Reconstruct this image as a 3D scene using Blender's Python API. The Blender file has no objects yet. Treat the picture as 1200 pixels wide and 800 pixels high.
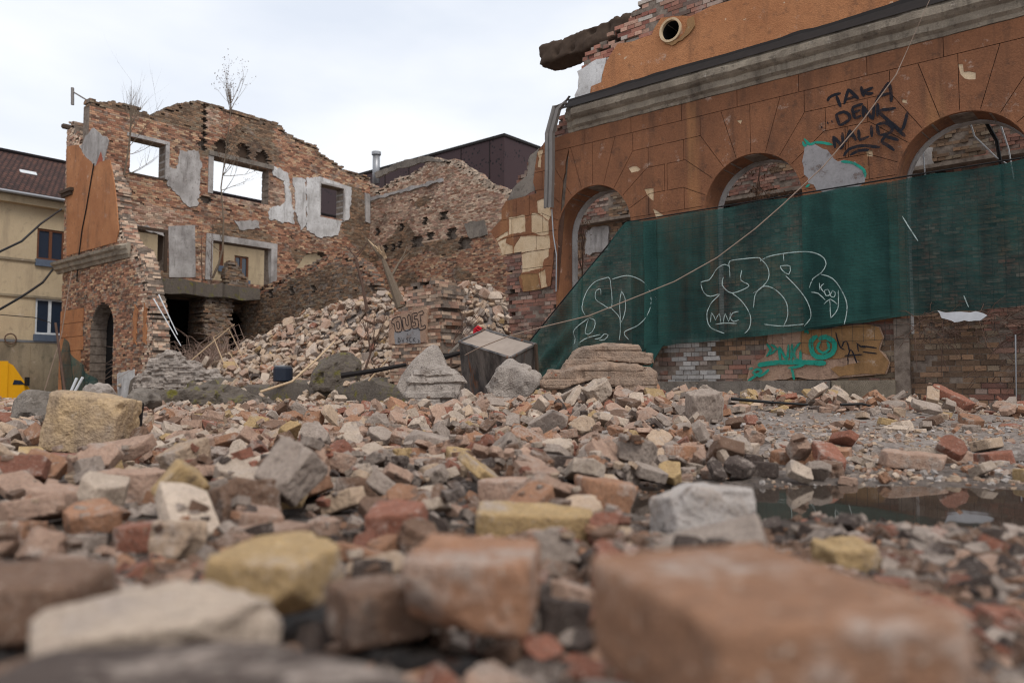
import bpy, bmesh, math, random
import numpy as np
from mathutils import Vector, Matrix, noise as mnoise
from mathutils.geometry import delaunay_2d_cdt
from mathutils.bvhtree import BVHTree
random.seed(7); rng = np.random.default_rng(7)
R = math.radians
sc = bpy.context.scene
COL = sc.collection

# ------------------------------------------------------------------ camera
FPX = 28/36*1200; PIT = math.atan(55/FPX); CH = .34
cd = bpy.data.cameras.new('camera'); cam = bpy.data.objects.new('camera', cd); COL.objects.link(cam)
cd.lens = 28; cd.sensor_width = 36; cd.clip_start = .02; cd.clip_end = 3000
cam.location = (0, 0, CH); cam.rotation_euler = (R(90)+PIT, 0, 0)
cd.dof.use_dof = True; cd.dof.focus_distance = 7.5; cd.dof.aperture_fstop = 2.2
sc.camera = cam

# ------------------------------------------------------------------ world, sun, exposure
SUN_EL, SUN_AZ = R(52), R(150)
w = bpy.data.worlds.new('World'); sc.world = w; w.use_nodes = True
nt = w.node_tree; nt.nodes.clear()
def wn(t, **k):
    n = nt.nodes.new(t)
    for a, b in k.items(): setattr(n, a, b)
    return n
out = wn('ShaderNodeOutputWorld'); bg = wn('ShaderNodeBackground')
sky = wn('ShaderNodeTexSky', sky_type='NISHITA', sun_disc=False, sun_elevation=SUN_EL, sun_rotation=SUN_AZ)
mul = wn('ShaderNodeVectorMath', operation='SCALE'); mul.inputs['Scale'].default_value = .1
nt.links.new(sky.outputs[0], mul.inputs[0])
tc = wn('ShaderNodeTexCoord')
mp = wn('ShaderNodeMapping'); mp.inputs['Scale'].default_value = (1, 1, 2.6); nt.links.new(tc.outputs['Generated'], mp.inputs[0])
nz = wn('ShaderNodeTexNoise'); nz.inputs['Scale'].default_value = 1.9; nz.inputs['Detail'].default_value = 5; nz.inputs['Roughness'].default_value = .5
nt.links.new(mp.outputs[0], nz.inputs['Vector'])
cr = wn('ShaderNodeValToRGB'); cr.color_ramp.elements[0].position = .36; cr.color_ramp.elements[1].position = .6
cr.color_ramp.elements[0].color = (.70, .75, .84, 1); cr.color_ramp.elements[1].color = (.90, .92, .95, 1)
nt.links.new(nz.outputs[0], cr.inputs[0])
mx = wn('ShaderNodeMix', data_type='RGBA'); mx.inputs[0].default_value = .93
nt.links.new(mul.outputs[0], mx.inputs[6]); nt.links.new(cr.outputs[0], mx.inputs[7])
nt.links.new(mx.outputs[2], bg.inputs[0]); bg.inputs[1].default_value = 1.0
nt.links.new(bg.outputs[0], out.inputs[0])
sl = bpy.data.lights.new('sun', 'SUN'); sl.energy = 1.5; sl.angle = R(22); sl.color = (1, .96, .9)
sun = bpy.data.objects.new('sun', sl); COL.objects.link(sun)
sdir = Vector((math.sin(SUN_AZ)*math.cos(SUN_EL), math.cos(SUN_AZ)*math.cos(SUN_EL), math.sin(SUN_EL)))
sun.rotation_euler = sdir.to_track_quat('Z', 'Y').to_euler()
sc.view_settings.view_transform = 'Standard'; sc.view_settings.look = 'None'
sc.view_settings.exposure = 0.25; sc.view_settings.gamma = 1
sc.cycles.filter_width = 1.05; sc.cycles.max_bounces = 6; sc.cycles.transparent_max_bounces = 12

# ------------------------------------------------------------------ frames: the ruin's own axes (x along street front, y into the plot)
A = R(-40.5)
BO = Vector((5.9, 11, 0)); BX = Vector((math.cos(A), math.sin(A), 0)); BY = Vector((-math.sin(A), math.cos(A), 0))
def b2w(p): return BO + BX*p[0] + BY*p[1] + Vector((0, 0, p[2]))
def w2b(p):
    q = Vector(p) - BO; return Vector((q.dot(BX), q.dot(BY), q.z))
def ray(px, py):
    x = (px-600)/FPX; y = (400-py)/FPX
    return Vector((x, math.cos(PIT)-y*math.sin(PIT), math.sin(PIT)+y*math.cos(PIT)))
def onY(px, py, c=0.):          # direction met with a wall plane y=c of the ruin -> (x, z)
    d = ray(px, py); o = w2b((0, 0, CH)); db = (d.dot(BX), d.dot(BY), d.z); t = (c-o[1])/db[1]
    return (o[0]+t*db[0], o[2]+t*db[2])
def onX(px, py, c):
    d = ray(px, py); o = w2b((0, 0, CH)); db = (d.dot(BX), d.dot(BY), d.z); t = (c-o[0])/db[0]
    return (o[1]+t*db[1], o[2]+t*db[2])
def atD(px, py, Y):             # point at distance Y in front
    d = ray(px, py); t = Y/d.y; return Vector((0, 0, CH)) + d*t
def proj(p):
    q = Vector(p) - Vector((0, 0, CH)); f = q.y*math.cos(PIT)+q.z*math.sin(PIT); u = -q.y*math.sin(PIT)+q.z*math.cos(PIT)
    return 600+FPX*q.x/f, 400-FPX*u/f, f
def lin(r, g, b): return tuple(((c/255+.055)/1.055)**2.4 if c > 10 else c/255/12.92 for c in (r, g, b))

# ------------------------------------------------------------------ materials
class NT:
    def __init__(s, name):
        s.m = bpy.data.materials.new(name); s.m.use_nodes = True; s.t = s.m.node_tree; s.t.nodes.clear()
        s.o = s.n('ShaderNodeOutputMaterial'); s.b = s.n('ShaderNodeBsdfPrincipled'); s.l(s.b.outputs[0], s.o.inputs[0])
        s.b.inputs['Roughness'].default_value = .9; s.b.inputs['Specular IOR Level'].default_value = .25
        s.tc = s.n('ShaderNodeTexCoord')
    def n(s, t, **k):
        x = s.t.nodes.new(t)
        for a, b in k.items(): setattr(x, a, b)
        return x
    def l(s, a, b): s.t.links.new(a, b)
    def noise(s, scale, detail=4, rough=.6, vec=None, sc3=None, dist=0):
        x = s.n('ShaderNodeTexNoise'); x.inputs['Scale'].default_value = scale; x.inputs['Detail'].default_value = detail
        x.inputs['Roughness'].default_value = rough; x.inputs['Distortion'].default_value = dist
        v = vec or s.tc.outputs['Object']
        if sc3:
            m = s.n('ShaderNodeMapping'); m.inputs['Scale'].default_value = sc3; s.l(v, m.inputs[0]); v = m.outputs[0]
        s.l(v, x.inputs['Vector']); return x.outputs[0]
    def ramp(s, f, a, b, lo=0., hi=1.):
        x = s.n('ShaderNodeMapRange', clamp=True); s.l(f, x.inputs[0])
        x.inputs[1].default_value = a; x.inputs[2].default_value = b; x.inputs[3].default_value = lo; x.inputs[4].default_value = hi
        return x.outputs[0]
    def mix(s, f, a, b, mode='MIX'):
        x = s.n('ShaderNodeMix', data_type='RGBA', blend_type=mode)
        for v, i in ((f, 0), (a, 6), (b, 7)):
            if isinstance(v, (int, float)): x.inputs[i].default_value = v
            elif isinstance(v, tuple): x.inputs[i].default_value = (*v[:3], 1)
            else: s.l(v, x.inputs[i])
        return x.outputs[2]
    def math(s, op, a, b):
        x = s.n('ShaderNodeMath', operation=op)
        for v, i in ((a, 0), (b, 1)):
            if isinstance(v, (int, float)): x.inputs[i].default_value = v
            else: s.l(v, x.inputs[i])
        return x.outputs[0]
    def col(s, c):
        if isinstance(c, tuple): s.b.inputs[0].default_value = (*c[:3], 1)
        else: s.l(c, s.b.inputs[0])
    def bump(s, h, dist=.01, st=1.):
        x = s.n('ShaderNodeBump'); x.inputs['Distance'].default_value = dist; x.inputs['Strength'].default_value = st
        s.l(h, x.inputs['Height']); s.l(x.outputs[0], s.b.inputs['Normal'])
    def rough(s, r):
        if isinstance(r, (int, float)): s.b.inputs['Roughness'].default_value = r
        else: s.l(r, s.b.inputs['Roughness'])
M = {}
def frag_mat(name, byobj):
    t = NT(name)
    if byobj: c = t.n('ShaderNodeObjectInfo').outputs['Color']; rnd = t.n('ShaderNodeObjectInfo').outputs['Random']
    else: c = t.n('ShaderNodeAttribute', attribute_name='Col').outputs['Color']; rnd = None
    v = t.tc.outputs['Object']
    if byobj:
        ad = t.n('ShaderNodeVectorMath', operation='ADD'); t.l(v, ad.inputs[0])
        cm = t.n('ShaderNodeCombineXYZ')
        for i in range(3): t.l(t.math('MULTIPLY', rnd, 37+i*11), cm.inputs[i])
        t.l(cm.outputs[0], ad.inputs[1]); v = ad.outputs[0]
    n1 = t.noise(14, 5, .65, v); n2 = t.noise(60, 4, .7, v); n3 = t.noise(7, 5, .6, v)
    c = t.mix(1, c, t.mix(n1, (.55, .5, .47), (1.35, 1.32, 1.28)), 'MULTIPLY')
    n3b = t.math('ADD', n3, t.math('MULTIPLY', t.math('SUBTRACT', n2, .5), .35))
    c = t.mix(t.ramp(n3b, .54, .66, 0, .85), c, lin(186, 170, 158))        # clinging mortar
    c = t.mix(t.ramp(t.noise(150, 3, .6, v), .58, .66, 0, .55), c, lin(90, 66, 54)); c = t.mix(t.ramp(t.noise(110, 3, .6, v), .62, .7, 0, .6), c, lin(214, 200, 184))
    c = t.mix(t.ramp(t.noise(9, 4, .6, v), .62, .7, 0, .75), c, lin(96, 82, 74))   # dirt
    c = t.mix(t.ramp(n2, .3, .7, .0, .55), t.mix(.5, c, lin(70, 60, 54)), c)
    t.col(c); t.bump(t.math('ADD', n2, t.math('MULTIPLY', n3, 1.5)),   .009, 1.)
    return t.m
M['frag_obj'] = frag_mat('broken_brick_clay', True); M['frag'] = frag_mat('rubble_clay', False)
t = NT('wall_brick'); c = t.n('ShaderNodeAttribute', attribute_name='Col').outputs['Color']
n1 = t.noise(1.1, 5, .65); n2 = t.noise(30, 4, .7)
c = t.mix(1, c, t.mix(n2, (.6, .57, .55), (1.3, 1.3, 1.3)), 'MULTIPLY')
c = t.mix(t.ramp(n1, .52, .68, 0, .6), c, lin(74, 62, 56)); c = t.mix(t.ramp(t.noise(2.3, 5, .7), .58, .7, 0, .6), c, lin(150, 139, 130))
t.col(c); t.bump(n2, .012, .8); M['wbrick'] = t.m
t = NT('lime_mortar'); n1 = t.noise(6, 5, .7)
t.col(t.mix(t.ramp(n1, .3, .7), lin(84, 72, 64), lin(142, 128, 116))); t.bump(t.noise(40, 3), .01, .8); M['mortar'] = t.m
def plaster(name, c0, c1, stain, sc_=1., grain=45, gb=.012, spots=None, streak=None):
    t = NT(name); a = t.noise(.9*sc_, 5, .6); b = t.noise(grain, 3, .6); s = t.noise(2.2*sc_, 5, .65, sc3=(1, 1, .22))
    c = t.mix(t.ramp(a, .35, .65), c0, c1)
    c = t.mix(t.ramp(s, .52, .72, 0, .7), c, stain)
    c = t.mix(t.ramp(t.noise(5*sc_, 6, .7), .56, .66, 0, .55), c, stain); c = t.mix(t.ramp(t.noise(3.3*sc_, 6, .75), .6, .72, 0, .4), c, lin(205, 192, 180))
    c = t.mix(1, c, t.mix(b, (.62, .62, .62), (1.32, 1.32, 1.32)), 'MULTIPLY')
    if streak: c = t.mix(t.ramp(t.noise(1.6, 4, .6, sc3=(1, 1, .1)), .6, .72, 0, .35), c, streak); c = t.mix(t.ramp(t.noise(2.9, 5, .65, sc3=(1, 1, .07)), .56, .7, 0, .5), c, stain)
    if spots: c = t.mix(t.ramp(t.noise(7, 4, .6), .69, .72), c, spots)
    t.col(c); t.bump(b, gb, 1); M[name] = t.m; return t.m
plaster('orange_render', lin(174, 120, 82), lin(154, 102, 68), lin(110, 78, 58), spots=lin(190, 165, 140))
plaster('rust_render', lin(136, 91, 64), lin(116, 77, 55), lin(78, 57, 46), spots=None, streak=lin(176, 128, 82))
plaster('cream_render', lin(205, 182, 152), lin(186, 160, 128), lin(150, 118, 84), 1.5, 60, .004)
plaster('ochre_render', lin(152, 116, 78), lin(132, 100, 68), lin(110, 84, 56), 1.5, 60, .004)
plaster('grey_plaster', lin(178, 172, 168), lin(140, 134, 130), lin(96, 88, 84), 1.6, 50, .006)
plaster('white_plaster', lin(205, 202, 200), lin(172, 168, 165), lin(120, 112, 106), 2, 50, .006)
plaster('concrete', lin(134, 124, 114), lin(104, 96, 89), lin(70, 64, 58), 2, 55, .015)
plaster('cornice_stone', lin(150, 138, 122), lin(114, 103, 91), lin(66, 58, 52), 2, 50, .012, spots=lin(176, 168, 158))
plaster('house_render', lin(190, 170, 140), lin(176, 156, 128), lin(140, 124, 104), .6, 30, .004)
plaster('house_base', lin(150, 136, 114), lin(128, 114, 96), lin(88, 82, 70), .6, 30, .004)
plaster('sandstone', lin(186, 158, 122), lin(156, 136, 116), lin(112, 96, 82), 6, 70, .012, spots=lin(120, 104, 88))
plaster('pebble_plinth', lin(156, 144, 126), lin(120, 108, 94), lin(86, 76, 66), 2, 70, .03)
plaster('backing', lin(84, 58, 44), lin(70, 50, 40), lin(60, 44, 36), 2, 50, .01)
plaster('pink_plaster', lin(172, 142, 120), lin(150, 122, 104), lin(104, 84, 72), 2, 50, .01)
def flat(name, c, r=.6, metal=0., var=.25, scale=8, bump=.003):
    t = NT(name); n = t.noise(scale, 5, .6)
    t.col(t.mix(1, c, t.mix(n, (1-var,)*3, (1+var,)*3), 'MULTIPLY')); t.rough(r); t.b.inputs['Metallic'].default_value = metal
    t.bump(n, bump, .6); M[name] = t.m; return t.m
flat('dark_paint', lin(22, 22, 30), .8); flat('white_paint', lin(190, 192, 190), .8); flat('grey_paint', lin(138, 134, 134), .85, var=.35, scale=20)
flat('teal_paint', lin(34, 132, 114), .8, var=.35, scale=14); flat('chalk', lin(168, 180, 176), .9)
def spray(name, scale, lo, hi_, mn=0.):
    t = M[name]; nt_ = t.node_tree; N_ = nt_.nodes; pb = [n for n in N_ if n.type == 'BSDF_PRINCIPLED'][0]; ou = [n for n in N_ if n.type == 'OUTPUT_MATERIAL'][0]; tc_ = [n for n in N_ if n.type == 'TEX_COORD'][0]
    q = N_.new('ShaderNodeTexNoise'); q.inputs['Scale'].default_value = scale; q.inputs['Detail'].default_value = 6; q.inputs['Roughness'].default_value = .75; nt_.links.new(tc_.outputs['Object'], q.inputs['Vector'])
    r_ = N_.new('ShaderNodeMapRange'); r_.inputs[1].default_value = lo; r_.inputs[2].default_value = hi_; r_.inputs[3].default_value = 1.; r_.inputs[4].default_value = mn; nt_.links.new(q.outputs[0], r_.inputs[0])
    x = N_.new('ShaderNodeBsdfTransparent'); m = N_.new('ShaderNodeMixShader'); nt_.links.new(r_.outputs[0], m.inputs[0]); nt_.links.new(x.outputs[0], m.inputs[1]); nt_.links.new(pb.outputs[0], m.inputs[2]); nt_.links.new(m.outputs[0], ou.inputs[0])
spray('dark_paint', 9, .5, .68, .6); spray('grey_paint', 5, .54, .66, .35); spray('teal_paint', 6, .52, .66, .4); spray('chalk', 7, .46, .64, .35)
flat('bark', lin(112, 98, 84), .95, var=.4, scale=30); flat('twig', lin(92, 72, 62), .95, var=.35); flat('wood_pale', lin(186, 160, 130), .85, var=.3, scale=20)
flat('dark_wood_and_shade', lin(70, 56, 46), .9, var=.4, scale=25); flat('black_char', lin(34, 30, 29), .8, var=.4)
flat('bolt_steel', lin(120, 114, 110), .55, .6); flat('cable_black', lin(24, 22, 22), .6); flat('rope', lin(140, 120, 106), .85)
flat('brush_stem', lin(134, 112, 100), .95, var=.35); flat('leaf', lin(88, 62, 44), .9); flat('window_frame', lin(104, 66, 46), .6); flat('frame_white', lin(200, 202, 204), .6)
flat('sill_metal', lin(96, 106, 122), .5, .3); flat('clay_red', lin(150, 82, 62), .8); flat('van_yellow', lin(222, 160, 30), .35, var=.06)
flat('rubber', lin(26, 26, 28), .8); flat('blue_plastic', lin(34, 40, 52), .5); flat('red_cloth', lin(168, 28, 40), .9)
flat('shade_black', lin(22, 19, 18), .95); flat('zinc', lin(150, 150, 152), .45, .7); flat('plastic_white', lin(186, 187, 190), .5)  # the near-black one paints the shade inside openings
flat('wire', lin(60, 58, 56), .6, .4)
t = NT('glass'); t.col(lin(44, 52, 66)); t.rough(.06); t.b.inputs['Specular IOR Level'].default_value = .8; M['glass'] = t.m
t = NT('rusty_sheet'); n = t.noise(3, 5, .7, sc3=(1, 1, .4))
c = t.mix(t.ramp(n, .4, .6), lin(62, 60, 60), lin(118, 112, 108)); c = t.mix(t.ramp(t.noise(4, 5, .7, sc3=(1.6, 1.6, .25)), .58, .7), c, lin(128, 78, 44))
t.col(c); t.rough(.42); t.b.inputs['Metallic'].default_value = .55; t.bump(t.noise(9, 3), .01, .5); M['rusty_sheet'] = t.m
t = NT('dusty_top'); t.col(t.mix(t.noise(6), lin(132, 118, 108), lin(168, 154, 142))); M['dusty_top'] = t.m
t = NT('mossy_concrete'); n = t.noise(3.5, 5, .7)
c = t.mix(t.noise(14, 4), lin(70, 62, 56), lin(116, 106, 96)); c = t.mix(t.ramp(n, .55, .66), c, lin(104, 98, 44)); t.col(c); t.bump(t.noise(22), .03); M['mossy'] = t.m
t = NT('roof_tile'); br = t.n('ShaderNodeTexBrick'); br.inputs['Scale'].default_value = 1; br.inputs['Brick Width'].default_value = .22; br.inputs['Row Height'].default_value = .3
br.inputs['Mortar Size'].default_value = .03; br.inputs['Color1'].default_value = (*lin(92, 62, 52), 1); br.inputs['Color2'].default_value = (*lin(62, 44, 40), 1); br.inputs['Mortar'].default_value = (*lin(26, 20, 20), 1)
t.l(t.n('ShaderNodeUVMap').outputs[0], br.inputs['Vector']); t.col(t.mix(1, br.outputs[0], t.mix(t.noise(1.2), (.7,)*3, (1.35,)*3), 'MULTIPLY')); t.bump(t.math('SUBTRACT', 1., br.outputs['Fac']), .04); M['roof_tile'] = t.m
t = NT('brown_panel'); u = t.n('ShaderNodeUVMap').outputs[0]; vo = t.n('ShaderNodeTexVoronoi'); vo.inputs['Scale'].default_value = 3.2; t.l(u, vo.inputs['Vector'])
mk = t.math('MULTIPLY', t.ramp(vo.outputs['Distance'], .3, .26), t.ramp(t.noise(.35, 3, .6, u), .5, .56))
c = t.mix(mk, t.mix(t.noise(.3, 3, .6, u), lin(66, 46, 46), lin(54, 38, 40)), lin(14, 10, 12)); t.col(c); t.rough(.45); t.b.inputs['Metallic'].default_value = .3; M['brown_panel'] = t.m
t = NT('net_green'); u = t.n('ShaderNodeUVMap').outputs[0]
wv = t.n('ShaderNodeTexWave', wave_type='BANDS', bands_direction='Y'); wv.inputs['Scale'].default_value = 7; wv.inputs['Distortion'].default_value = 1.2; wv.inputs['Detail'].default_value = 3; wv.inputs['Detail Scale'].default_value = 2; t.l(u, wv.inputs['Vector'])
wv2 = t.n('ShaderNodeTexWave', wave_type='BANDS', bands_direction='Y'); wv2.inputs['Scale'].default_value = 18; t.l(u, wv2.inputs['Vector'])
n = t.noise(1.1, 5, .65, u, (1, .16, 1)); c = t.mix(t.ramp(n, .38, .62), lin(12, 38, 38), lin(38, 76, 70))
c = t.mix(t.ramp(t.noise(.9, 5, .7, u), .62, .75, 0, .5), c, lin(96, 112, 104)); t.col(c)
tr = t.n('ShaderNodeBsdfTransparent'); ms = t.n('ShaderNodeMixShader')
al = t.math('ADD', t.math('ADD', t.ramp(wv2.outputs[1], 0, 1, .02, .24), t.ramp(t.noise(2.2, 5, .7, u, (1, .35, 1)), .5, .72, 0, .35)), t.ramp(wv.outputs[1], 0, 1, .0, .10))
t.l(al, ms.inputs[0]); t.l(t.b.outputs[0], ms.inputs[1]); t.l(tr.outputs[0], ms.inputs[2]); t.l(ms.outputs[0], t.o.inputs[0]); M['net'] = t.m
t = NT('ground_dirt'); n1 = t.noise(1.3, 6, .65); n2 = t.noise(30, 5, .7); n3 = t.noise(9, 5, .7)
c = t.mix(t.ramp(n2, .3, .7), lin(38, 32, 29), lin(88, 76, 67)); c = t.mix(t.ramp(n1, .52, .66, 0, .6), c, lin(136, 126, 118)); c = t.mix(t.ramp(n3, .6, .68, 0, .6), c, lin(122, 84, 68))
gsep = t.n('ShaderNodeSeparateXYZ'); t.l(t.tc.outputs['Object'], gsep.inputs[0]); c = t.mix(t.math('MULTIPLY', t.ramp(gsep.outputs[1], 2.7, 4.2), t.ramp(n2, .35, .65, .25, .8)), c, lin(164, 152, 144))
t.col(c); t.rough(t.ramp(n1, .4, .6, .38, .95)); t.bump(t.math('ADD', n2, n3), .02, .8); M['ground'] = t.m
t = NT('puddle_water'); t.col(lin(58, 50, 44)); t.rough(.03); t.b.inputs['IOR'].default_value = 1.33; t.b.inputs['Specular IOR Level'].default_value = .5; t.bump(t.noise(5, 2), .0006, .5); M['water'] = t.m

# ------------------------------------------------------------------ mesh builder
class MB:
    def __init__(s): s.v = []; s.f = []; s.mi = []; s.c = []; s.uv = {}; s.cc = (1, 1, 1)
    def vs(s, pts): i = len(s.v); s.v += [tuple(p) for p in pts]; return i
    def face(s, idx, m=0): s.f.append(tuple(idx)); s.mi.append(m); s.c.append(s.cc)
    def box(s, lo, hi, m=0, faces='xXyYzZ', rot=None):
        x0, y0, z0 = lo; x1, y1, z1 = hi
        P = [(x0,y0,z0),(x1,y0,z0),(x1,y1,z0),(x0,y1,z0),(x0,y0,z1),(x1,y0,z1),(x1,y1,z1),(x0,y1,z1)]
        if rot is not None: P = [rot @ Vector(p) for p in P]
        i = s.vs(P)
        for k, q in (('z',(0,3,2,1)),('Z',(4,5,6,7)),('y',(0,1,5,4)),('Y',(2,3,7,6)),('x',(0,4,7,3)),('X',(1,2,6,5))):
            if k in faces: s.face([i+a for a in q], m)
    def tube(s, pts, r, n=6, m=0, cap=True):
        pts = [Vector(p) for p in pts]; rr = r if isinstance(r, (list, tuple)) else [r]*len(pts); rings = []
        for k, p in enumerate(pts):
            d = (pts[min(k+1, len(pts)-1)] - pts[max(k-1, 0)])
            if d.length < 1e-9: d = Vector((0, 0, 1))
            d.normalize(); a = d.cross(Vector((0, 0, 1)) if abs(d.z) < .9 else Vector((1, 0, 0))).normalized(); b = d.cross(a)
            rings.append(s.vs([p + (a*math.cos(2*math.pi*q/n)+b*math.sin(2*math.pi*q/n))*rr[k] for q in range(n)]))
        for k in range(len(pts)-1):
            for q in range(n):
                s.face((rings[k]+q, rings[k]+(q+1) % n, rings[k+1]+(q+1) % n, rings[k+1]+q), m)
        if cap:
            s.face([rings[0]+q for q in range(n)][::-1], m); s.face([rings[-1]+q for q in range(n)], m)
    def prism(s, poly, y0, y1, m=0):          # poly in (x,z), extruded along y
        n = len(poly); i = s.vs([(p[0], y0, p[1]) for p in poly]); j = s.vs([(p[0], y1, p[1]) for p in poly])
        s.face([i+k for k in range(n)], m); s.face([j+k for k in range(n)][::-1], m)
        for k in range(n): s.face((i+k, j+k, j+(k+1) % n, i+(k+1) % n), m)
    def map(s, fn): s.v = [tuple(fn(p)) for p in s.v]; return s
    def mesh(s, name, mats, smooth=False):
        me = bpy.data.meshes.new(name); me.from_pydata(s.v, [], s.f)
        for m in mats: me.materials.append(M[m] if isinstance(m, str) else m)
        if len(mats) > 1: me.polygons.foreach_set('material_index', s.mi)
        if any(c != (1, 1, 1) for c in s.c):
            a = me.color_attributes.new('Col', 'FLOAT_COLOR', 'CORNER'); arr = []
            cc = np.array([(*c, 1) for c in s.c]); cnt = np.array([len(f) for f in s.f])
            a.data.foreach_set('color', np.repeat(cc, cnt, axis=0).ravel())
        if s.uv:
            u = me.uv_layers.new(name='UVMap'); li = 0
            vi = np.zeros(len(me.loops), dtype=np.int32); me.loops.foreach_get('vertex_index', vi)
            uva = np.array([s.uv.get(k, (0, 0)) for k in range(len(s.v))]); u.data.foreach_set('uv', uva[vi].ravel())
        if smooth: me.polygons.foreach_set('use_smooth', [True]*len(me.polygons))
        me.update(); return me
def tag(o, label=None, cat=None, group=None, kind=None):
    for k, v in (('label', label), ('category', cat), ('group', group), ('kind', kind)):
        if v: o[k] = v
    return o
def root(name, label, cat, base, group=None, bf=True):   # Empty at the thing's base; bf: base and parts given in the ruin's axes
    o = bpy.data.objects.new(name, None); COL.objects.link(o); o.empty_display_size = .2
    o['_b'] = list(base); o.location = b2w(base) if bf else base
    if bf: o.rotation_euler = (0, 0, A)
    return tag(o, label, cat, group)
def part(name, mb, mats, parent, label=None, smooth=False, kind=None, base=None):
    if isinstance(mats, str): mats = [mats]
    b = base
    p = parent
    while b is None: 
        if p is not None and '_b' in p.keys(): b = list(p['_b'])
        else: p = p.parent
    mb.map(lambda q: (q[0]-b[0], q[1]-b[1], q[2]-b[2]))
    o = bpy.data.objects.new(name, mb.mesh(name, mats, smooth)); COL.objects.link(o); o.parent = parent
    return tag(o, label, kind=kind)
def solo(name, mb, mats, label, cat, base, group=None, bf=True, smooth=False, kind=None):
    if isinstance(mats, str): mats = [mats]
    mb.map(lambda q: (q[0]-base[0], q[1]-base[1], q[2]-base[2]))
    o = bpy.data.objects.new(name, mb.mesh(name, mats, smooth)); COL.objects.link(o)
    o.location = b2w(base) if bf else base
    if bf: o.rotation_euler = (0, 0, A)
    return tag(o, label, cat, group, kind)

# ------------------------------------------------------------------ 2D helpers
def inside(poly, x, z):
    c = False; n = len(poly); j = n-1
    for i in range(n):
        xi, zi = poly[i]; xj, zj = poly[j]
        if (zi > z) != (zj > z) and x < (xj-xi)*(z-zi)/(zj-zi)+xi: c = not c
        j = i
    return c
def segd(x, z, a, b):
    dx, dz = b[0]-a[0], b[1]-a[1]; L = dx*dx+dz*dz; t = 0 if L == 0 else max(0, min(1, ((x-a[0])*dx+(z-a[1])*dz)/L))
    return math.hypot(x-a[0]-t*dx, z-a[1]-t*dz)
def pold(poly, x, z): return min(segd(x, z, poly[i-1], poly[i]) for i in range(len(poly)))
def ragged(poly, step=.12, amp=.05, seed=0, keep=()):
    out = []; n = len(poly); rd = random.Random(seed)
    for i in range(n):
        a = Vector(poly[i]); b = Vector(poly[(i+1) % n]); L = (b-a).length; k = max(1, int(L/step)); nn = Vector((-(b-a).y, (b-a).x)).normalized()
        for q in range(k):
            p = a.lerp(b, q/k)
            if i not in keep:
                f = mnoise.noise(Vector((p.x*3.1+seed, p.y*3.1, seed*1.7)))*1.3 + mnoise.noise(Vector((p.x*9+seed, p.y*9, seed)))*.8 + rd.uniform(-.35, .35)
                if q > 0: p = p + nn*f*amp + (b-a).normalized()*rd.uniform(-.3, .3)*step
            out.append((p.x, p.y))
    return out
def arch(cx, zc, r, zb, n=20):
    return [(cx-r, zb)] + [(cx-r*math.cos(math.pi*k/n), zc+r*math.sin(math.pi*k/n)) for k in range(n+1)] + [(cx+r, zb)]
def cdt_cells(outline, segs, w, extra):
    """triangulate outline with groove strips (segs, width w) and extra loops as constraints"""
    V = []; E = []
    def loop(P):
        i = len(V); V.extend(Vector(p) for p in P); E.extend((i+k, i+(k+1) % len(P)) for k in range(len(P)))
    loop(outline)
    for a, b in segs:
        a = Vector(a); b = Vector(b); d = (b-a).normalized(); n = Vector((-d.y, d.x))*w/2; e = d*w/2
        loop([a-e+n, b+e+n, b+e-n, a-e-n])
    for P in extra: loop(P)
    v, e, f, *_ = delaunay_2d_cdt(V, E, [], 0, 1e-5)
    return [(p.x, p.y) for p in v], [list(q) for q in f]
def extrude_tris(mb, V, F, y0, y1, m=0):       # front at y0 (nearer), back at y1; only the boundary gets sides
    used = {}; 
    def idx(k, y):
        if (k, y) not in used: used[(k, y)] = mb.vs([(V[k][0], y, V[k][1])])
        return used[(k, y)]
    ed = {}
    for f in F:
        a, b, c = f
        ar = (V[b][0]-V[a][0])*(V[c][1]-V[a][1])-(V[b][1]-V[a][1])*(V[c][0]-V[a][0])
        if ar < 0: f = f[::-1]
        mb.face([idx(k, y0) for k in f], m)
        for q in range(3): ed[(f[q], f[(q+1) % 3])] = 1
    for (a, b) in ed:
        if (b, a) not in ed: mb.face((idx(a, y0), idx(a, y1), idx(b, y1), idx(b, y0)), m)
def plate(mb, poly, y0, y1, holes=(), m=0):
    V, F = cdt_cells(poly, [], .01, list(holes)); K = []
    for f in F:
        cx = sum(V[k][0] for k in f)/3; cz = sum(V[k][1] for k in f)/3
        if inside(poly, cx, cz) and not any(inside(h, cx, cz) for h in holes): K.append(f)
    extrude_tris(mb, V, K, y0, y1, m)
    return mb

# ------------------------------------------------------------------ brick walls: every brick a proud block on a mortar core
PAL = {'lime': [(lin(176,172,168),4),(lin(146,134,126),2),(lin(124,100,90),1)], 'ruin': [(lin(166,122,98),3),(lin(144,102,82),3),(lin(178,138,110),3),(lin(190,160,130),2),(lin(112,84,70),2),(lin(156,132,114),2)],
       'pale': [(lin(188,158,136),3),(lin(172,138,120),3),(lin(198,174,152),2),(lin(146,110,90),2),(lin(150,128,110),2)],
       'red': [(lin(142,102,88),3),(lin(124,90,80),3),(lin(150,118,104),2),(lin(112,94,86),2),(lin(154,134,122),1)],
       'dark': [(lin(128,104,84),3),(lin(106,86,70),3),(lin(144,114,90),2),(lin(132,116,98),2)]}
def pick(p):
    L = PAL[p] if isinstance(p, str) else p; t = random.random()*sum(q[1] for q in L)
    for c, ww in L:
        t -= ww
        if t <= 0: return c
    return L[-1][0]
CRS = .077
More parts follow.
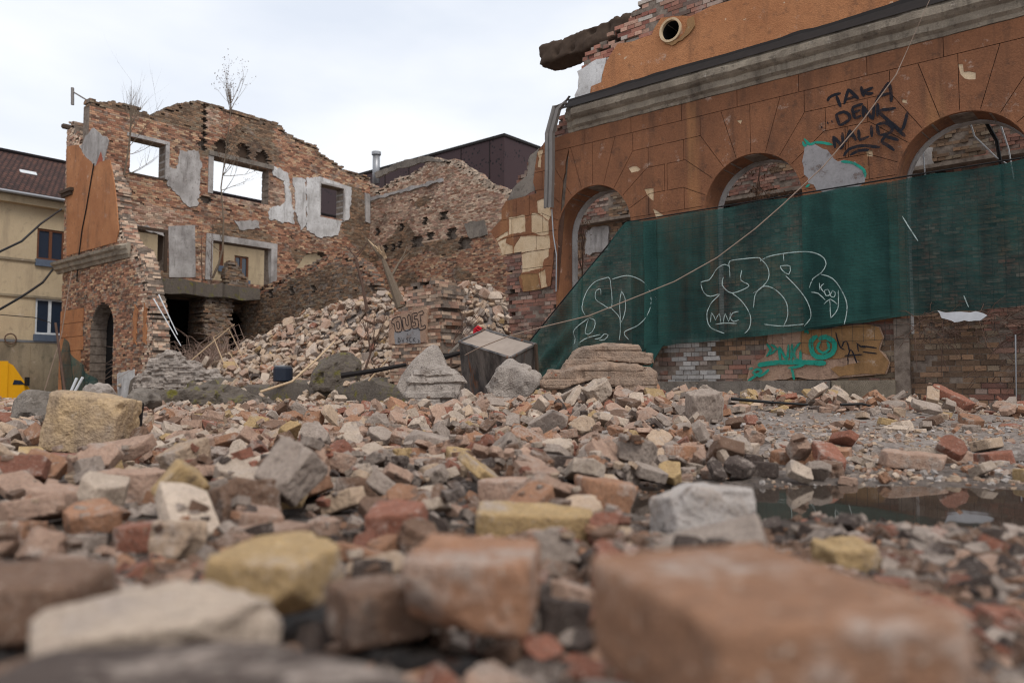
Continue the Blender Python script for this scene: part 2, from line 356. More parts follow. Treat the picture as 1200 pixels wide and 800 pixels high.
def spans(poly, z):
    xs = []; n = len(poly)
    for i in range(n):
        (xa, za), (xb, zb) = poly[i-1], poly[i]
        if (za > z) != (zb > z): xs.append(xa+(xb-xa)*(z-za)/(zb-za))
    xs.sort(); return [(xs[k], xs[k+1]) for k in range(0, len(xs)-1, 2)]
def brick_wall(mb, poly, T, holes=(), sockets=(), pal=lambda u, z, e: 'ruin', erode=.12, relief=.012, skip=(), clean=()):
    """mb vertices in (u, depth, z); front face at depth 0 looking to -depth; clean: u of ends that are not broken"""
    us = [p[0] for p in poly]; zs = [p[1] for p in poly]; ua, za, zb = min(us), min(zs), max(zs)
    segs = [(poly[i-1], poly[i]) for i in range(len(poly))]
    segs = [(a, b) for a, b in segs if not any(abs(a[0]-c) < .12 and abs(b[0]-c) < .12 for c in clean) and not (a[1] <= za+.01 and b[1] <= za+.01)]
    sockbb = [(min(q[0] for q in h), max(q[0] for q in h), min(q[1] for q in h), max(q[1] for q in h), h) for h in sockets]
    for j in range(int((zb-za)/CRS)+1):
        z = za + (j+.5)*CRS; L = .30 if j % 2 else .15; off = -.15 if j % 4 == 1 else (-.075 if j % 2 == 0 else 0)
        I = []
        for a, b in spans(poly, z):
            if not any(abs(a-c) < .12 for c in clean): a += random.uniform(-.03, .06)+mnoise.noise(Vector((a, z*2.2, 3)))*erode*.8
            if not any(abs(b-c) < .12 for c in clean): b -= random.uniform(-.03, .06)+mnoise.noise(Vector((b, z*2.2, 8)))*erode*.8
            I.append((a, b))
        for h in holes:
            for a, b in spans(h, z):
                J = []
                for p, q in I:
                    if b <= p or a >= q: J.append((p, q))
                    else:
                        if a > p: J.append((p, a))
                        if b < q: J.append((b, q))
                I = J
        for p, q in I:
            k0 = math.floor((p-ua-off)/L)
            u = ua+off+k0*L
            while u < q:
                a, b = max(u, p), min(u+L, q); u += L
                if b-a < .035: continue
                uc = (a+b)/2; e = min(segd(uc, z, *s) for s in segs) if segs else 9
                if e < .25 and random.random() < .13: continue
                sk = any(h[0] < uc < h[1] and h[2] < z < h[3] and inside(h[4], uc, z) for h in sockbb)
                y = .24 if sk else (.06 if random.random() < .012 else 0.)
                if e < .22: y += random.choice((0, 0, .03, .09))
                j1 = random.uniform(-.5, .5)*relief
                mb.cc = (1, 1, .999); mb.box((a, y+.012, z-CRS/2), (b, T, z+CRS/2), 1)
                if sk or any(inside(h, uc, z) for h in skip): continue
                c = pick(pal(uc, z, e)); f = random.uniform(.72, 1.2); mb.cc = tuple(v*f for v in c); g = .006
                mb.box((a+g, y+j1, z-CRS/2+g*.8), (b-g, y+.03, z+CRS/2-g*.8), 0, 'xXyzZ')
                if e < .3:      # broken ends stand out as whole bricks
                    ye = y+.04
                    while ye < T-.08:
                        dl = random.choice((.14, .28)); f2 = random.uniform(.75, 1.15); mb.cc = tuple(v*f2 for v in pick(pal(uc, z, e)))
                        if random.random() > .12: mb.box((a-random.uniform(-.01, .02), ye, z-CRS/2+g), (b+random.uniform(-.01, .02), min(ye+dl-.012, T-.005), z+CRS/2+random.uniform(-.004, .01)), 0)
                        ye += dl
    mb.cc = (1, 1, 1)
def toXwall(bx):  # local (u=by, depth, z) -> wall facing +x at plane x=bx, depth goes to -x
    return lambda p: (bx - p[1], p[0], p[2])
def toYwall(by): return lambda p: (p[0], by + p[1], p[2])
def ribbon(mb, pts, wdt, y, dy=-.0006, m=0, fn=None):
    """painted stroke lying on a wall: pts (x,z); successive pieces lie a hair prouder"""
    P = [Vector(p) for p in pts]; Q = []
    for i in range(len(P)-1):           # catmull
        a, b, c, d = P[max(i-1, 0)], P[i], P[i+1], P[min(i+2, len(P)-1)]
        n = max(2, int((c-b).length/(.05)))
        for k in range(n):
            t = k/n; Q.append(.5*((2*b)+(-a+c)*t+(2*a-5*b+4*c-d)*t*t+(-a+3*b-3*c+d)*t**3))
    Q.append(P[-1]); yy = y
    Lf = []; Rt = []
    for i, p in enumerate(Q):
        d = (Q[min(i+1, len(Q)-1)]-Q[max(i-1, 0)]); d = d.normalized() if d.length > 1e-6 else Vector((1, 0)); n = Vector((-d.y, d.x))*wdt/2*(1 if 0 < i < len(Q)-1 else .5)
        yk = yy + dy*i*.5; base = fn(p.x, p.y) if fn else 0
        Lf.append((p.x+n.x, yk+base, p.y+n.y)); Rt.append((p.x-n.x, yk+base, p.y-n.y))
    i = mb.vs(Lf); j = mb.vs(Rt)
    for k in range(len(Q)-1): mb.face((i+k, i+k+1, j+k+1, j+k), m)
def twig(mb, p, d, L, r, depth, rd, m=0, spread=.5, kids=3, up=.1, ln=5):
    pts = [Vector(p)]; rr = [r]; d = Vector(d).normalized(); n = ln
    for k in range(n):
        d = (d + Vector((rd.uniform(-1, 1), rd.uniform(-1, 1), rd.uniform(-1, 1)))*.13 + Vector((0, 0, up))).normalized()
        pts.append(pts[-1] + d*L/n); rr.append(r*(1-.75*(k+1)/n))
    mb.tube(pts, rr, 5 if depth > 1 else 4, m, cap=False)
    tips = [pts[-1]]
    if depth > 0:
        for q in range(kids):
            k = rd.randint(max(1, n//3), n); dd = (d + Vector((rd.uniform(-1, 1), rd.uniform(-1, 1), rd.uniform(-.4, .8)))*spread*1.6).normalized()
            tips += twig(mb, pts[k], dd, L*rd.uniform(.4, .7), rr[k]*.65, depth-1, rd, m, spread, kids, up, max(3, ln-1))
    return tips
#@@BUILD
# ================================================================== GROUND (setting)
def sm(a, b, x):
    t = min(1, max(0, (x-a)/(b-a))); return t*t*(3-2*t)
def terrain(x, y):
    bx, by, _ = w2b((x, y, 0))
    z = sm(3.2, 8.5, y)*(.02+.12*math.exp(-((x-.9-.05*y)/2.6)**2))*sm(5.5, 2.5, x-.1*y)                    # the spread of rubble lifts towards the ruin
    z += .05*sm(4, 8, y)*sm(0, 3, x)
    z += .035*mnoise.noise(Vector((x*.9, y*.9, 1)))*sm(1, 3, y) + .03*mnoise.noise(Vector((x*2.7, y*2.7, 5)))*sm(.6, 2, y)
    z -= .09*sm(6, 10, y)*sm(.5, -2.5, x)*sm(1.5, -.5, by)
    # heap inside the collapsed middle
    if by > .3:
        d = sm(.3, 5.6, by)*sm(9.5, 6.4, by)
        along = sm(-28.0, -20.5, bx)*sm(-10.3, -14.5, bx)
        z += d*along*2.75 + .35*sm(.3, 1.2, by)*sm(-29, -27, bx)*sm(-8, -9, bx)
        z += (.4*mnoise.noise(Vector((bx*.6, by*.6, 9)))+.2*mnoise.noise(Vector((bx*1.9, by*1.9, 2))))*d*along
    z -= .75*sm(-30, -32.5, bx)*sm(16, 24, y)                         # the street beyond lies lower
    # puddle hollows
    for (cx, cy, rx, ry) in ((1.15, 2.5, .8, .42), (2.6, 4.0, .8, .42)):
        q = ((x-cx)/rx)**2+((y-cy)/ry)**2
        if q < 4: z -= .055*sm(1.8, .6, q)
    return z
mb = MB(); na, nr = 300, 330
ang = [R(-80)+R(160)*k/na for k in range(na+1)]; rad = [.12*(1.0235**k) for k in range(nr)]
rad = [r for r in rad if r < 45] + [60, 90, 150, 300, 700, 1500]
for r in rad:
    for a in ang:
        x, y = r*math.sin(a), r*math.cos(a)
        z = terrain(x, y) if r < 50 else -.6
        mb.v.append((x, y, z + (.012*mnoise.noise(Vector((x*9, y*9, 0))) + .006*mnoise.noise(Vector((x*31, y*31, 0))) if r < 12 else 0)))
n_ = na+1
for i in range(len(rad)-1):
    for k in range(na): mb.face((i*n_+k, (i+1)*n_+k, (i+1)*n_+k+1, i*n_+k+1))
mb.v.append((0, -6, 0)); 
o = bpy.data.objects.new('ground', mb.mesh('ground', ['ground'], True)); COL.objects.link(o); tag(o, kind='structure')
mb = MB(); 
for (cx, cy, rx, ry, zz) in ((1.15, 2.5, .85, .45, .0), (2.6, 4.0, .85, .45, .0)):
    zz = terrain(cx, cy)+.030; P = [(cx+rx*1.15*math.cos(a), cy+ry*1.15*math.sin(a), zz) for a in [2*math.pi*k/40 for k in range(40)]]
    i = mb.vs(P); mb.face([i+k for k in range(40)])
o = bpy.data.objects.new('puddle_water', mb.mesh('puddle_water', ['water'])); COL.objects.link(o); tag(o, kind='structure')

# ================================================================== ARCADED FRONT (right)
ARC = [-5.75, -2.65, .36]; AR = .83; AZ = 3.3; SILL = [1.0, 1.25, 1.12]
F = root('arcade_front_ruin', 'rust orange rendered street front with round arches and broken left end', 'ruined building', (-2, 0, 0))
core = [(4, 10.5), (.5, 10.5), (-1.5, 9.6), (-3.2, 8.4), (-4.3, 7.65), (-4.75, 7.35), (-5.1, 7.05), (-5.7, 6.85), (-6.0, 6.68), (-6.1, 6.1), (-6.2, 5.75), (-6.6, 5.6), (-6.85, 5.4), (-6.95, 5.15), (-7.3, 4.95),
        (-7.5, 4.7), (-7.76, 4.5), (-7.85, 4.1), (-8.05, 3.9), (-8.2, 3.6), (-8.0, 3.2), (-7.95, 2.4), (-7.8, 1.2), (-7.9, -.2), (4, -.2)]
ah = [arch(c, AZ, AR+.02, s) for c, s in zip(ARC, SILL)]
vent = onY(788, 37); vx, vz = vent
vh = [(vx+.2*math.cos(a), vz+.2*math.sin(a)) for a in [2*math.pi*k/20 for k in range(20)]]
mb = MB()
pl_low = [onY(*p) for p in [(669, 156.5), (640, 166), (631, 179), (630, 185), (627, 206), (626, 214), (630, 227), (594, 236), (589, 245), (589, 257), (576, 272), (584, 283), (590, 299), (612, 295), (613, 319), (609, 325), (614, 342), (635, 339), (646, 335), (656, 337)]]
pl_low[0] = (-6.27, 5.235)
covered = [(x, z) for x, z in [(4, 5.2), (-6.0, 5.2), (-6.6, 4.9), (-6.6, 3.2), (-6.5, 1.4), (4, 1.4)]]
brick_wall(mb, core, .6, holes=ah+[vh], skip=[covered], erode=.05, relief=.03,
           pal=lambda u, z, e: 'lime' if (-4.25 < u < -3.35 and z < 1.15) else 'dark' if (z < 1.4 and mnoise.noise(Vector((u*1.5, z*2, 5))) > -.15) else 'red' if z < 6.2 or e > .6 else [(lin(160, 112, 96), 3), (lin(176, 140, 122), 2), (lin(140, 92, 80), 2), (lin(170, 160, 150), 1)])
part('brick_core', mb, ['wbrick', 'mortar'], F)
# groove lines of the imitation ashlar
S = [((-8.5, 4.95), (4.2, 4.95))]
for k in range(-3, 10): S.append(((-4.9+1.017*k, 4.95), (-4.9+1.017*k, 5.3)))
def rad_(c, th, z1, flip):
    s = -1 if flip else 1; t = math.tan(R(th)); a = (c+s*AR*math.sin(R(th)), AZ+AR*math.cos(R(th))); return a, (c+s*(z1-AZ)*t, z1)
for ci, c in enumerate(ARC+[3.41]):
    S.append(((c, AZ+AR), (c, 4.95)))
    for fl in (0, 1):
        s = -1 if fl else 1
        S.append(rad_(c, 17, 4.95, fl)); a, b = rad_(c, 34, 4.61, fl); S += [(a, b), (b, (b[0], 4.95))]
        a, b = rad_(c, 51, 4.25, fl); S += [(a, b), (b, (c+s*1.525, 4.25))]
        a, b = rad_(c, 71, 3.78, fl); b = (c+s*1.22, 3.78); S += [(a, b), (b, (c+s*1.525, 3.78))]
        S.append(((c+s*.884, 4.61), (c+s*1.525, 4.61)))
        S.append(((c+s*1.2, 4.25), (c+s*1.2, 4.61))); S.append(((c+s*AR, 3.4), (c+s*1.525, 3.4)))
        S.append(((c+s*1.525, 3.78), (c+s*1.525, 4.25))); S.append(((c+s*1.2, 3.4), (c+s*1.2, 3.78)))
for z in (4.61, 4.25, 3.78, 3.4, 3.05, 2.72): S.append(((-8.4, z), (-7.26 if z > 3.41 else -6.58, z)))
for x, z0, z1 in ((-7.62, 3.78, 4.25), (-7.1, 3.05, 3.4), (-7.75, 3.4, 3.78), (-7.0, 2.4, 2.72)): S.append(((x, z0), (x, z1)))
for z in (3.05, 2.7, 2.35, 2.0, 1.65):
    for c in ARC: S += [((c+AR, z), (c+1.525, z)), ((c-1.525, z), (c-AR, z))] if c > -5 else [((c+AR, z), (c+1.525, z))]
def cutseg(S):       # no groove may run across an opening
    out = []
    for a, b in S:
        n = max(1, int(math.hypot(b[0]-a[0], b[1]-a[1])/.05)); run = None
        for k in range(n+1):
            p = (a[0]+(b[0]-a[0])*k/n, a[1]+(b[1]-a[1])*k/n)
            ins = any(inside(h, *p) for h in ah2)
            if not ins and run is None: run = p
            if (ins or k == n) and run is not None:
                if not ins or k > 0:
                    if math.hypot(p[0]-run[0], p[1]-run[1]) > .03: out.append((run, p))
                run = None
    return out
ah2 = [arch(c, AZ, AR, s, 28) for c, s in zip(ARC, SILL)]
S = cutseg(S)
low = ragged(pl_low[:1]+pl_low[1:19], .15, .03, 3, keep=(0, 6, 8, 12))
low = low + [(-6.58, 2.2), (-6.58, 3.3)] + [(ARC[0]-AR*math.cos(math.pi*k/28), AZ+AR*math.sin(math.pi*k/28)) for k in range(1, 28)] + [(-4.92, 3.3), (-4.92, 1.3), (4.2, 1.3), (4.2, 5.235)]
peel = [[onY(*p) for p in q] for q in [
 [(630,236),(639,233),(646,241),(648,250),(644,259),(631,250)], [(597,255),(616,252),(617,272),(597,276)], [(624,250),(631,250),(644,259),(644,275),(636,276),(624,272)],
 [(582,280),(596,271),(597,276),(584,283)], [(584,284),(595,278),(594,285),(602,288),(602,297),(588,302)], [(603,298),(603,290),(611,277),(645,276),(646,291)],
 [(612,298),(645,290),(644,301),(639,304),(637,314),(612,320)], [(632,320),(640,315),(643,336),(635,338)], [(737.5,197.5),(747,195),(752,199),(741,203)], [(756,222),(767,221),(767,236),(760,230)],
 [(766,245),(781,254),(770,256)], [(1123,76),(1129,76),(1130,85),(1144,86),(1144,94),(1131,93),(1126,88)], [(1015,177),(1023,177),(1024,184),(1017,184)], [(864,142),(871,141),(869,146)],
 [(631,178),(638,176),(635,186),(635,197),(631,196),(633,186)], [(1058,117),(1063,118),(1064,122),(1058,121)]]]
peel = [ragged(q, .06, .018, 11+i) for i, q in enumerate(peel)]
ochre = ragged([onY(*p) for p in [(609,322),(631,320),(635,340),(614,342),(613,328)]], .08, .01, 5)
hollow = [ragged([onY(*p) for p in [(598,253),(600,251),(604,254),(600,259)]], .05, .01, 8)]
vv, ff = cdt_cells(low, S, .0095, ah2[1:]+peel+[ochre])
cls = {'o': [], 'c': [], 'h': []}
for f in ff:
    cx = sum(vv[k][0] for k in f)/3; cz = sum(vv[k][1] for k in f)/3
    if not inside(low, cx, cz) or any(inside(h, cx, cz) for h in ah2): continue
    if any(segd(cx, cz, a, b) < .0049 for a, b in S): continue
    k = 'h' if inside(ochre, cx, cz) else 'c' if any(inside(h, cx, cz) for h in peel) else 'o'
    cls[k].append(f)
m1 = MB(); extrude_tris(m1, vv, cls['o'], -.034, -.004); lowp = part('lower_render', m1, 'rust_render', F, 'rust orange render scored into blocks round the arches')
for q_ in peel:
    sel = [f for f in cls['c'] if inside(q_, sum(vv[k][0] for k in f)/3, sum(vv[k][1] for k in f)/3)]
    if sel: m1 = MB(); extrude_tris(m1, vv, sel, -.024, -.004); part('undercoat', m1, 'cream_render', lowp, 'cream undercoat where the orange has peeled')
m1 = MB(); extrude_tris(m1, vv, cls['h'], -.026, -.004); part('ochre_patch', m1, 'ochre_render', lowp)
m1 = MB(); plate(m1, low, -.014, -.001, ah2[1:]); part('backing_coat', m1, 'backing', lowp)
m1 = MB(); q = ragged([onY(*p) for p in [(622,182),(632,174),(629,206),(627,224),(601,238),(595,236),(601,222),(606,216),(618,206)]], .1, .03, 4); plate(m1, q, -.018, .0); part('scratch_coat', m1, 'concrete', F, 'grey scratch coat beside the broken edge')
# upper render
up = [onY(*p) for p in [(690, 122), (694, 102), (706, 97), (710, 77), (716, 66), (725, 52), (765, 42), (768, 34), (776, 22), (810, 20), (835, 8), (860, 1)]]
zt_ = up[-1][1]; up = [p for p in up if p[1] > 5.7]+[(4.2, zt_+.15), (4.2, 5.7), (-6.05, 5.7)]; up = ragged(up, .15, .03, 6, keep=(len(up)-3, len(up)-2, len(up)-1))
hol = ragged([onY(*p) for p in [(774,22),(783,17),(797,16),(808,18),(817,22),(816,34),(810,43),(800,50),(788,55),(778,52),(777,44),(771,34)]], .08, .03, 2)
hol = [p for p in hol if inside(up, *p)] or vh
m1 = MB(); plate(m1, up, -.036, -.003, [vh]); upp = part('upper_render', m1, 'orange_render', F, 'brighter orange rough render above the cornice')
m1 = MB(); q = [onY(*p) for p in [(808,24),(815,21),(816,32),(810,41),(801,49),(790,55),(780,52),(788,50),(800,45),(806,36)]]; plate(m1, ragged(q, .05, .02, 9), -.07, -.034); part('cracked_edge', m1, 'ochre_render', upp)
m1 = MB(); q = [onY(*p) for p in [(677,84),(700,70),(711,68),(709,80),(705,97),(693,103),(690,120),(674,124),(674,112),(678,104)]]; plate(m1, ragged(q, .1, .04, 12), -.02, .0); part('white_patch', m1, 'white_plaster', upp, 'white plaster remnant at the broken edge')
m1 = MB()     # round vent with lined rim
n = 28
for k in range(n):
    a0, a1 = 2*math.pi*k/n, 2*math.pi*(k+1)/n
    for (r0, y0, r1, y1) in ((.205, -.02, .215, -.085), (.215, -.085, .175, -.085), (.175, -.085, .172, -.03)):
        i = m1.vs([(vx+r0*math.cos(a0), y0, vz+r0*math.sin(a0)), (vx+r0*math.cos(a1), y0, vz+r0*math.sin(a1)), (vx+r1*math.cos(a1), y1, vz+r1*math.sin(a1)), (vx+r1*math.cos(a0), y1, vz+r1*math.sin(a0))]); m1.face((i, i+1, i+2, i+3))
rim = part('vent_ring', m1, 'cream_render', F, 'round flue hole with a pale rim', smooth=True)
m1 = MB(); m1.tube([(vx, -.031, vz), (vx, .5, vz)], .171, 28, cap=False); m1.tube([(vx, .4, vz), (vx, .5, vz)], .171, 28); part('flue', m1, 'shade_black', rim)  # near-black tube paints the darkness inside the hole
# cornice
prof = [(0, 5.24), (-.05, 5.24), (-.07, 5.29), (-.13, 5.33), (-.14, 5.43), (-.2, 5.46), (-.25, 5.5), (-.26, 5.6), (-.21, 5.63), (-.19, 5.68), (-.06, 5.8), (0, 5.82)]
m1 = MB(); xs = [-6.3+.11*k for k in range(95)]; rs = []
for j, x in enumerate(xs):
    cut = .1 if j < 2 else 0
    rs.append(m1.vs([(x, y*(1-cut*4)+.010*mnoise.noise(Vector((x*4, z*9, 2)))*(y < -.1)*(1+2.2*(mnoise.noise(Vector((x*2.3, 4, z*3))) > .32)), z+.012*mnoise.noise(Vector((x*3, 7, z)))) for y, z in prof]))
for j in range(len(xs)-1):
    for k in range(len(prof)-1): m1.face((rs[j]+k, rs[j]+k+1, rs[j+1]+k+1, rs[j+1]+k))
m1.face([rs[0]+k for k in range(len(prof))][::-1]); m1.face([rs[-1]+k for k in range(len(prof))])
cor = part('cornice', m1, 'cornice_stone', F, 'weathered grey moulded cornice with chipped patches')
m1 = MB(); rs = []
for j, x in enumerate(xs):
    h = .03+.12*max(0, mnoise.noise(Vector((x*.55+1.7, 1, 1))))+.05*max(0, mnoise.noise(Vector((x*1.9, 5, 1))))
    rs.append(m1.vs([(x, -.24, 5.655), (x, -.2-.02*mnoise.noise(Vector((x*3, 0, 0))), 5.70), (x, -.05, 5.83+h*.6), (x, -.038, 5.87+h)]))
for j in range(len(xs)-1):
    for k in range(3): m1.face((rs[j]+k, rs[j]+k+1, rs[j+1]+k+1, rs[j+1]+k))
part('tar_flashing', m1, 'black_char', cor, 'dark curled flashing strip on the cornice')
# arch linings
for ci, c in enumerate(ARC):
    m1 = MB(); m2 = MB(); n = 30; s0 = SILL[ci]
    pr = [(c-AR, s0)]+[(c-AR*math.cos(math.pi*k/n), AZ+AR*math.sin(math.pi*k/n)) for k in range(n+1)]+[(c+AR, s0)]
    def shell(mm, r1, ya, yb):
        p1 = [(c+(x-c)*(AR+.03)/AR, AZ+(z-AZ)*(AR+.03)/AR if z > AZ else z) for x, z in pr]; p0 = [(c+(x-c)*r1/AR, AZ+(z-AZ)*r1/AR if z > AZ else z) for x, z in pr]
        A_ = [mm.vs([(x, y, z) for x, z in P]) for P, y in ((p0, ya), (p0, yb), (p1, ya), (p1, yb))]
        for k in range(len(pr)-1):
            mm.face((A_[0]+k, A_[1]+k, A_[1]+k+1, A_[0]+k+1)); mm.face((A_[0]+k, A_[0]+k+1, A_[2]+k+1, A_[2]+k)); mm.face((A_[1]+k, A_[3]+k, A_[3]+k+1, A_[1]+k+1))
    shell(m1, AR-.004, -.031, .44); al = part('arch_lining', m1, 'rust_render', F)
    shell(m2, AR-.02, .442, .61); part('inner_reveal', m2, 'grey_plaster', al)
# parapet render with painted marks, plinth stones
pp = ragged([onY(*p) for p in [(902,388),(900,400),(902,404),(897,418),(880,430),(876,447),(980,443),(1040,438),(1044,425),(1032,410),(1037,395),(1032,383),(1015,380),(992,382),(955,386),(945,387)]], .1, .03, 21, keep=(6, 7))
m1 = MB(); plate(m1, pp, -.045, -.018); par = part('parapet_render', m1, 'pink_plaster', F, 'patched brown and grey render below the green net')
q = ragged([onY(*p) for p in [(940,388),(992,382),(1015,380),(1031,384),(1036,396),(1031,410),(1043,424),(1038,438),(985,441),(975,432),(1010,424),(1000,418),(960,420),(938,412)]], .08, .03, 22)
m1 = MB(); plate(m1, q, -.056, -.044); part('render_patch', m1, 'ochre_render', par)
for x0, x1, mt in ((-4.4, -1.45, 'concrete'), (-1.43, -.55, 'pebble_plinth')):
    m1 = MB(); m1.box((x0, -.1, -.1), (x1, .05, .46)); part('plinth_stone', m1, mt, F)
m1 = MB(); m1.box((-.56, -.055, -.1), (-.36, .05, 1.33)); part('mortar_strip', m1, 'mortar', F)
# teal and black painted marks
def pxs(L, ox, oy, s, c=0.): return [[onY(ox+x/s, oy+y/s, c) for x, y in q] for q in L]
tl = pxs([[(480,212),(500,240),(480,270)],[(500,215),(528,235),(495,262)],[(545,290),(541,228),(575,285),(583,215)],[(600,212),(596,290)],[(640,205),(612,240),(615,280),(650,300)],[(640,240),(640,300)],
 [(440,312),(520,300),(640,298),(760,302)],[(690,300),(740,312)],[(720,175),(690,200),(700,260),(740,275),(790,255),(800,210),(760,180),(725,190)],[(735,200),(720,230),(745,255),(775,235),(765,200)],
 [(395,385),(430,362),(460,340),(440,330),(420,345),(450,362),(480,345),(495,330)],[(600,325),(606,350),(612,380)],[(660,160),(672,152),(678,165)],[(585,325),(620,320),(660,310)],[(400,330),(420,325)]], 780, 350, 4)
m1 = MB()
for i, q in enumerate(tl): ribbon(m1, q, (.075 if i in (6, 8) else .042), -.058-.0022*i)
part('teal_lettering', m1, 'teal_paint', par, 'teal sprayed letters and underline')
bl = pxs([[(808,158),(815,190),(832,232),(845,205),(858,200)],[(858,198),(868,225),(872,250)],[(832,232),(850,240)],[(905,208),(925,225),(950,228)],[(930,222),(1000,232)],[(935,250),(1003,258)],[(908,210),(915,250)],[(862,290),(880,240),(908,303)],[(850,268),(935,262)],[(868,280),(866,310)]], 780, 350, 4)
m1 = MB()
for i, q in enumerate(bl): ribbon(m1, q, .022, -.097-.0015*i)
part('black_scrawl', m1, 'dark_paint', par)
tk = pxs([[(55,200),(62,178),(95,160),(132,152)],[(105,165),(118,200),(132,232)],[(152,215),(176,125)],[(176,127),(236,186)],[(163,188),(215,172)],[(250,112),(258,145),(268,172)],[(322,152),(290,155),(262,142),(290,132),(322,118)],
 [(335,205),(370,150),(412,88)],[(412,88),(425,140),(428,205)],[(350,172),(425,150)],[(18,354),(26,350)],[(53,328),(61,324)],[(78,320),(86,316)],
 [(105,275),(116,310),(128,342)],[(105,278),(150,262),(182,280),(185,305),(160,325),(128,342)],[(200,238),(208,270),(215,302)],[(198,238),(232,226),(264,215)],[(205,268),(250,252)],[(215,302),(255,285)],
 [(268,295),(264,225)],[(264,228),(320,308)],[(322,310),(332,218)],[(350,212),(352,250),(350,292)],[(458,242),(410,250),(360,262),(430,330),(512,408)],[(526,262),(515,310),(490,372),(440,335),(395,308)],
 [(130,482),(145,470)],[(104,476),(92,404)],[(92,406),(150,470)],[(152,472),(146,385)],[(168,442),(190,368)],[(190,370),(228,432)],[(172,412),(216,400)],[(240,368),(244,398),(250,428),(304,408)],[(315,345),(320,412)],[(348,342),(354,372),(362,402)],[(345,342),(395,330),(440,358),(422,390),(364,402)],
 [(375,440),(390,418),(412,394)],[(372,440),(410,460),(452,492)],[(400,410),(440,420),(478,432)],[(155,526),(185,485),(255,464),(310,466),(368,474)],[(192,520),(240,494),(305,488)]], 960, 80, 5)
m1 = MB()
for i, q in enumerate(tk): ribbon(m1, q, .046, -.036-.0016*i)
part('black_lettering', m1, 'dark_paint', lowp, 'black sprayed words TAKA DENK NALIDE in three rows')
m1 = MB(); q = [onY(*p) for p in [(941,190),(944,172),(953,168),(965,175),(975,182),(983,190),(990,188),(1003,190),(1012,200),(1014,214),(1000,222),(975,226),(958,224),(948,215),(943,205)]]; plate(m1, ragged(q, .07, .05, 31), -.0355, -.033)
part('grey_paint_blob', m1, 'grey_paint', lowp, 'pale grey sprayed blob above the net')
m1 = MB()
for i, q in enumerate(pxs([[(425,500),(432,515),(440,508)],[(430,490),(450,510),(470,503),(500,505),(530,512)],[(560,570),(600,575),(640,600),(645,625)],[(436,660),(450,650)]], 800, 0, 3)): ribbon(m1, q, .04, -.038-.001*i)
part('green_paint_marks', m1, 'teal_paint', lowp)

# interior wall seen through the arches
I = root('rear_brick_wall', 'bare rough brick wall standing behind the arches of the orange front', 'wall', (-4, 6.5, 0))
mb = MB(); poly = [(-11.6, -.2), (-11.4, 3), (-11.5, 5.2), (-10.9, 6.4), (-9.8, 6.9), (-8, 6.6), (-6, 7.2), (-3, 6.9), (0, 7.4), (5, 7.4), (5, -.2)]
brick_wall(mb, poly, .5, sockets=[[(x, 4.9), (x+.3, 4.9), (x+.3, 5.2), (x, 5.2)] for x in (-9.3, -7.9, -6.3, -5.0, -3.1, -1.4)], relief=.05, erode=.2, pal=lambda u, z, e: 'dark' if mnoise.noise(Vector((u*.5, z*.7, 1))) > .1 else 'red')
mb.map(toYwall(6.5)); part('brick_work', mb, ['wbrick', 'mortar'], I)
for i, (x0, z0, x1, z1) in enumerate(((-11.2, 5.6, -10.6, 6.4), (-5.9, 6.0, -5.3, 6.7), (-6.6, 5.2, -6.1, 6.2), (-2.2, 5.0, -1.4, 5.5), (-10.5, 4.2, -9.7, 4.9))):
    m1 = MB(); plate(m1, ragged([(x0, z0), (x1, z0), (x1, z1), (x0, z1)], .12, .08, 40+i), -.05, .02); m1.map(toYwall(6.5)); part('plaster_patch', m1, 'grey_plaster', I)
m1 = MB(); m1.box((-11, 6.2, 5.0), (4.5, 6.52, 5.08)); part('floor_ledge', m1, 'mortar', I)

# ================================================================== THE FAR WING
W = root('collapsed_wing_ruin', 'roofless brick wing with empty windows and torn open end, far left', 'ruined building', (-27, 4, 0))
# --- cross wall, plane x=-29, u = y
XW = -29.
rect = lambda a, b, c, d: [(a, b), (c, b), (c, d), (a, d)]
w1, w2, w3 = rect(1.6, 8.87, 3.0, 10.3), rect(5.1, 8.67, 7.8, 10.3), rect(10.65, 8.63, 12.0, 10.2)
w4, w5 = rect(2.0, 5.1, 3.05, 6.66), rect(5.15, 4.95, 8.0, 6.66)
d1, d2 = [(2.3, .2), (4.35, .2), (4.45, 4.05), (2.2, 4.1)], [(5.3, .2), (7.0, .2), (6.95, 3.3), (6.6, 3.65), (6.1, 3.75), (5.6, 3.6), (5.35, 3.3)]
gap = [(9.4, 6.0), (10.2, 5.7), (11.4, 5.9), (11.6, 6.5), (10.8, 6.9), (9.9, 6.7)]
top = [(.02, 11.45), (.4, 11.35), (1, 11.6), (1.8, 11.6), (2.4, 11.45), (3.4, 12.1), (4.35, 12.55), (5.4, 12.6), (7, 12.55), (8.43, 12.58), (8.7, 12.25), (9.3, 12.15), (10.5, 12.0), (10.7, 11.7), (11.4, 11.5), (12.4, 11.2), (13.7, 11.15)]
poly = [(.02, -.2)] + top + [(13.7, -.2)]
arcs = [arch(5.5, 10.78, .33, 10.5, 10), arch(6.55, 10.85, .36, 10.5, 10), arch(7.5, 10.78, .32, 10.5, 10)]
sock = arcs + [rect(4.55, 10.6, 4.75, 12.5), rect(4.5, 10.4, 4.8, 11), rect(4.6, 8.2, 5.0, 8.5), rect(9.6, 8.0, 10.4, 8.15)]
mb = MB()
def wp(u, z, e):
    if e < .25: return 'dark' if z > 10 else 'ruin'
    n = mnoise.noise(Vector((u*.35, z*.5, 2))); return 'dark' if (z > 11.2 and u < 4.6) or n > .32 or z < 4.6 else 'ruin' if n > -.22 else 'pale'
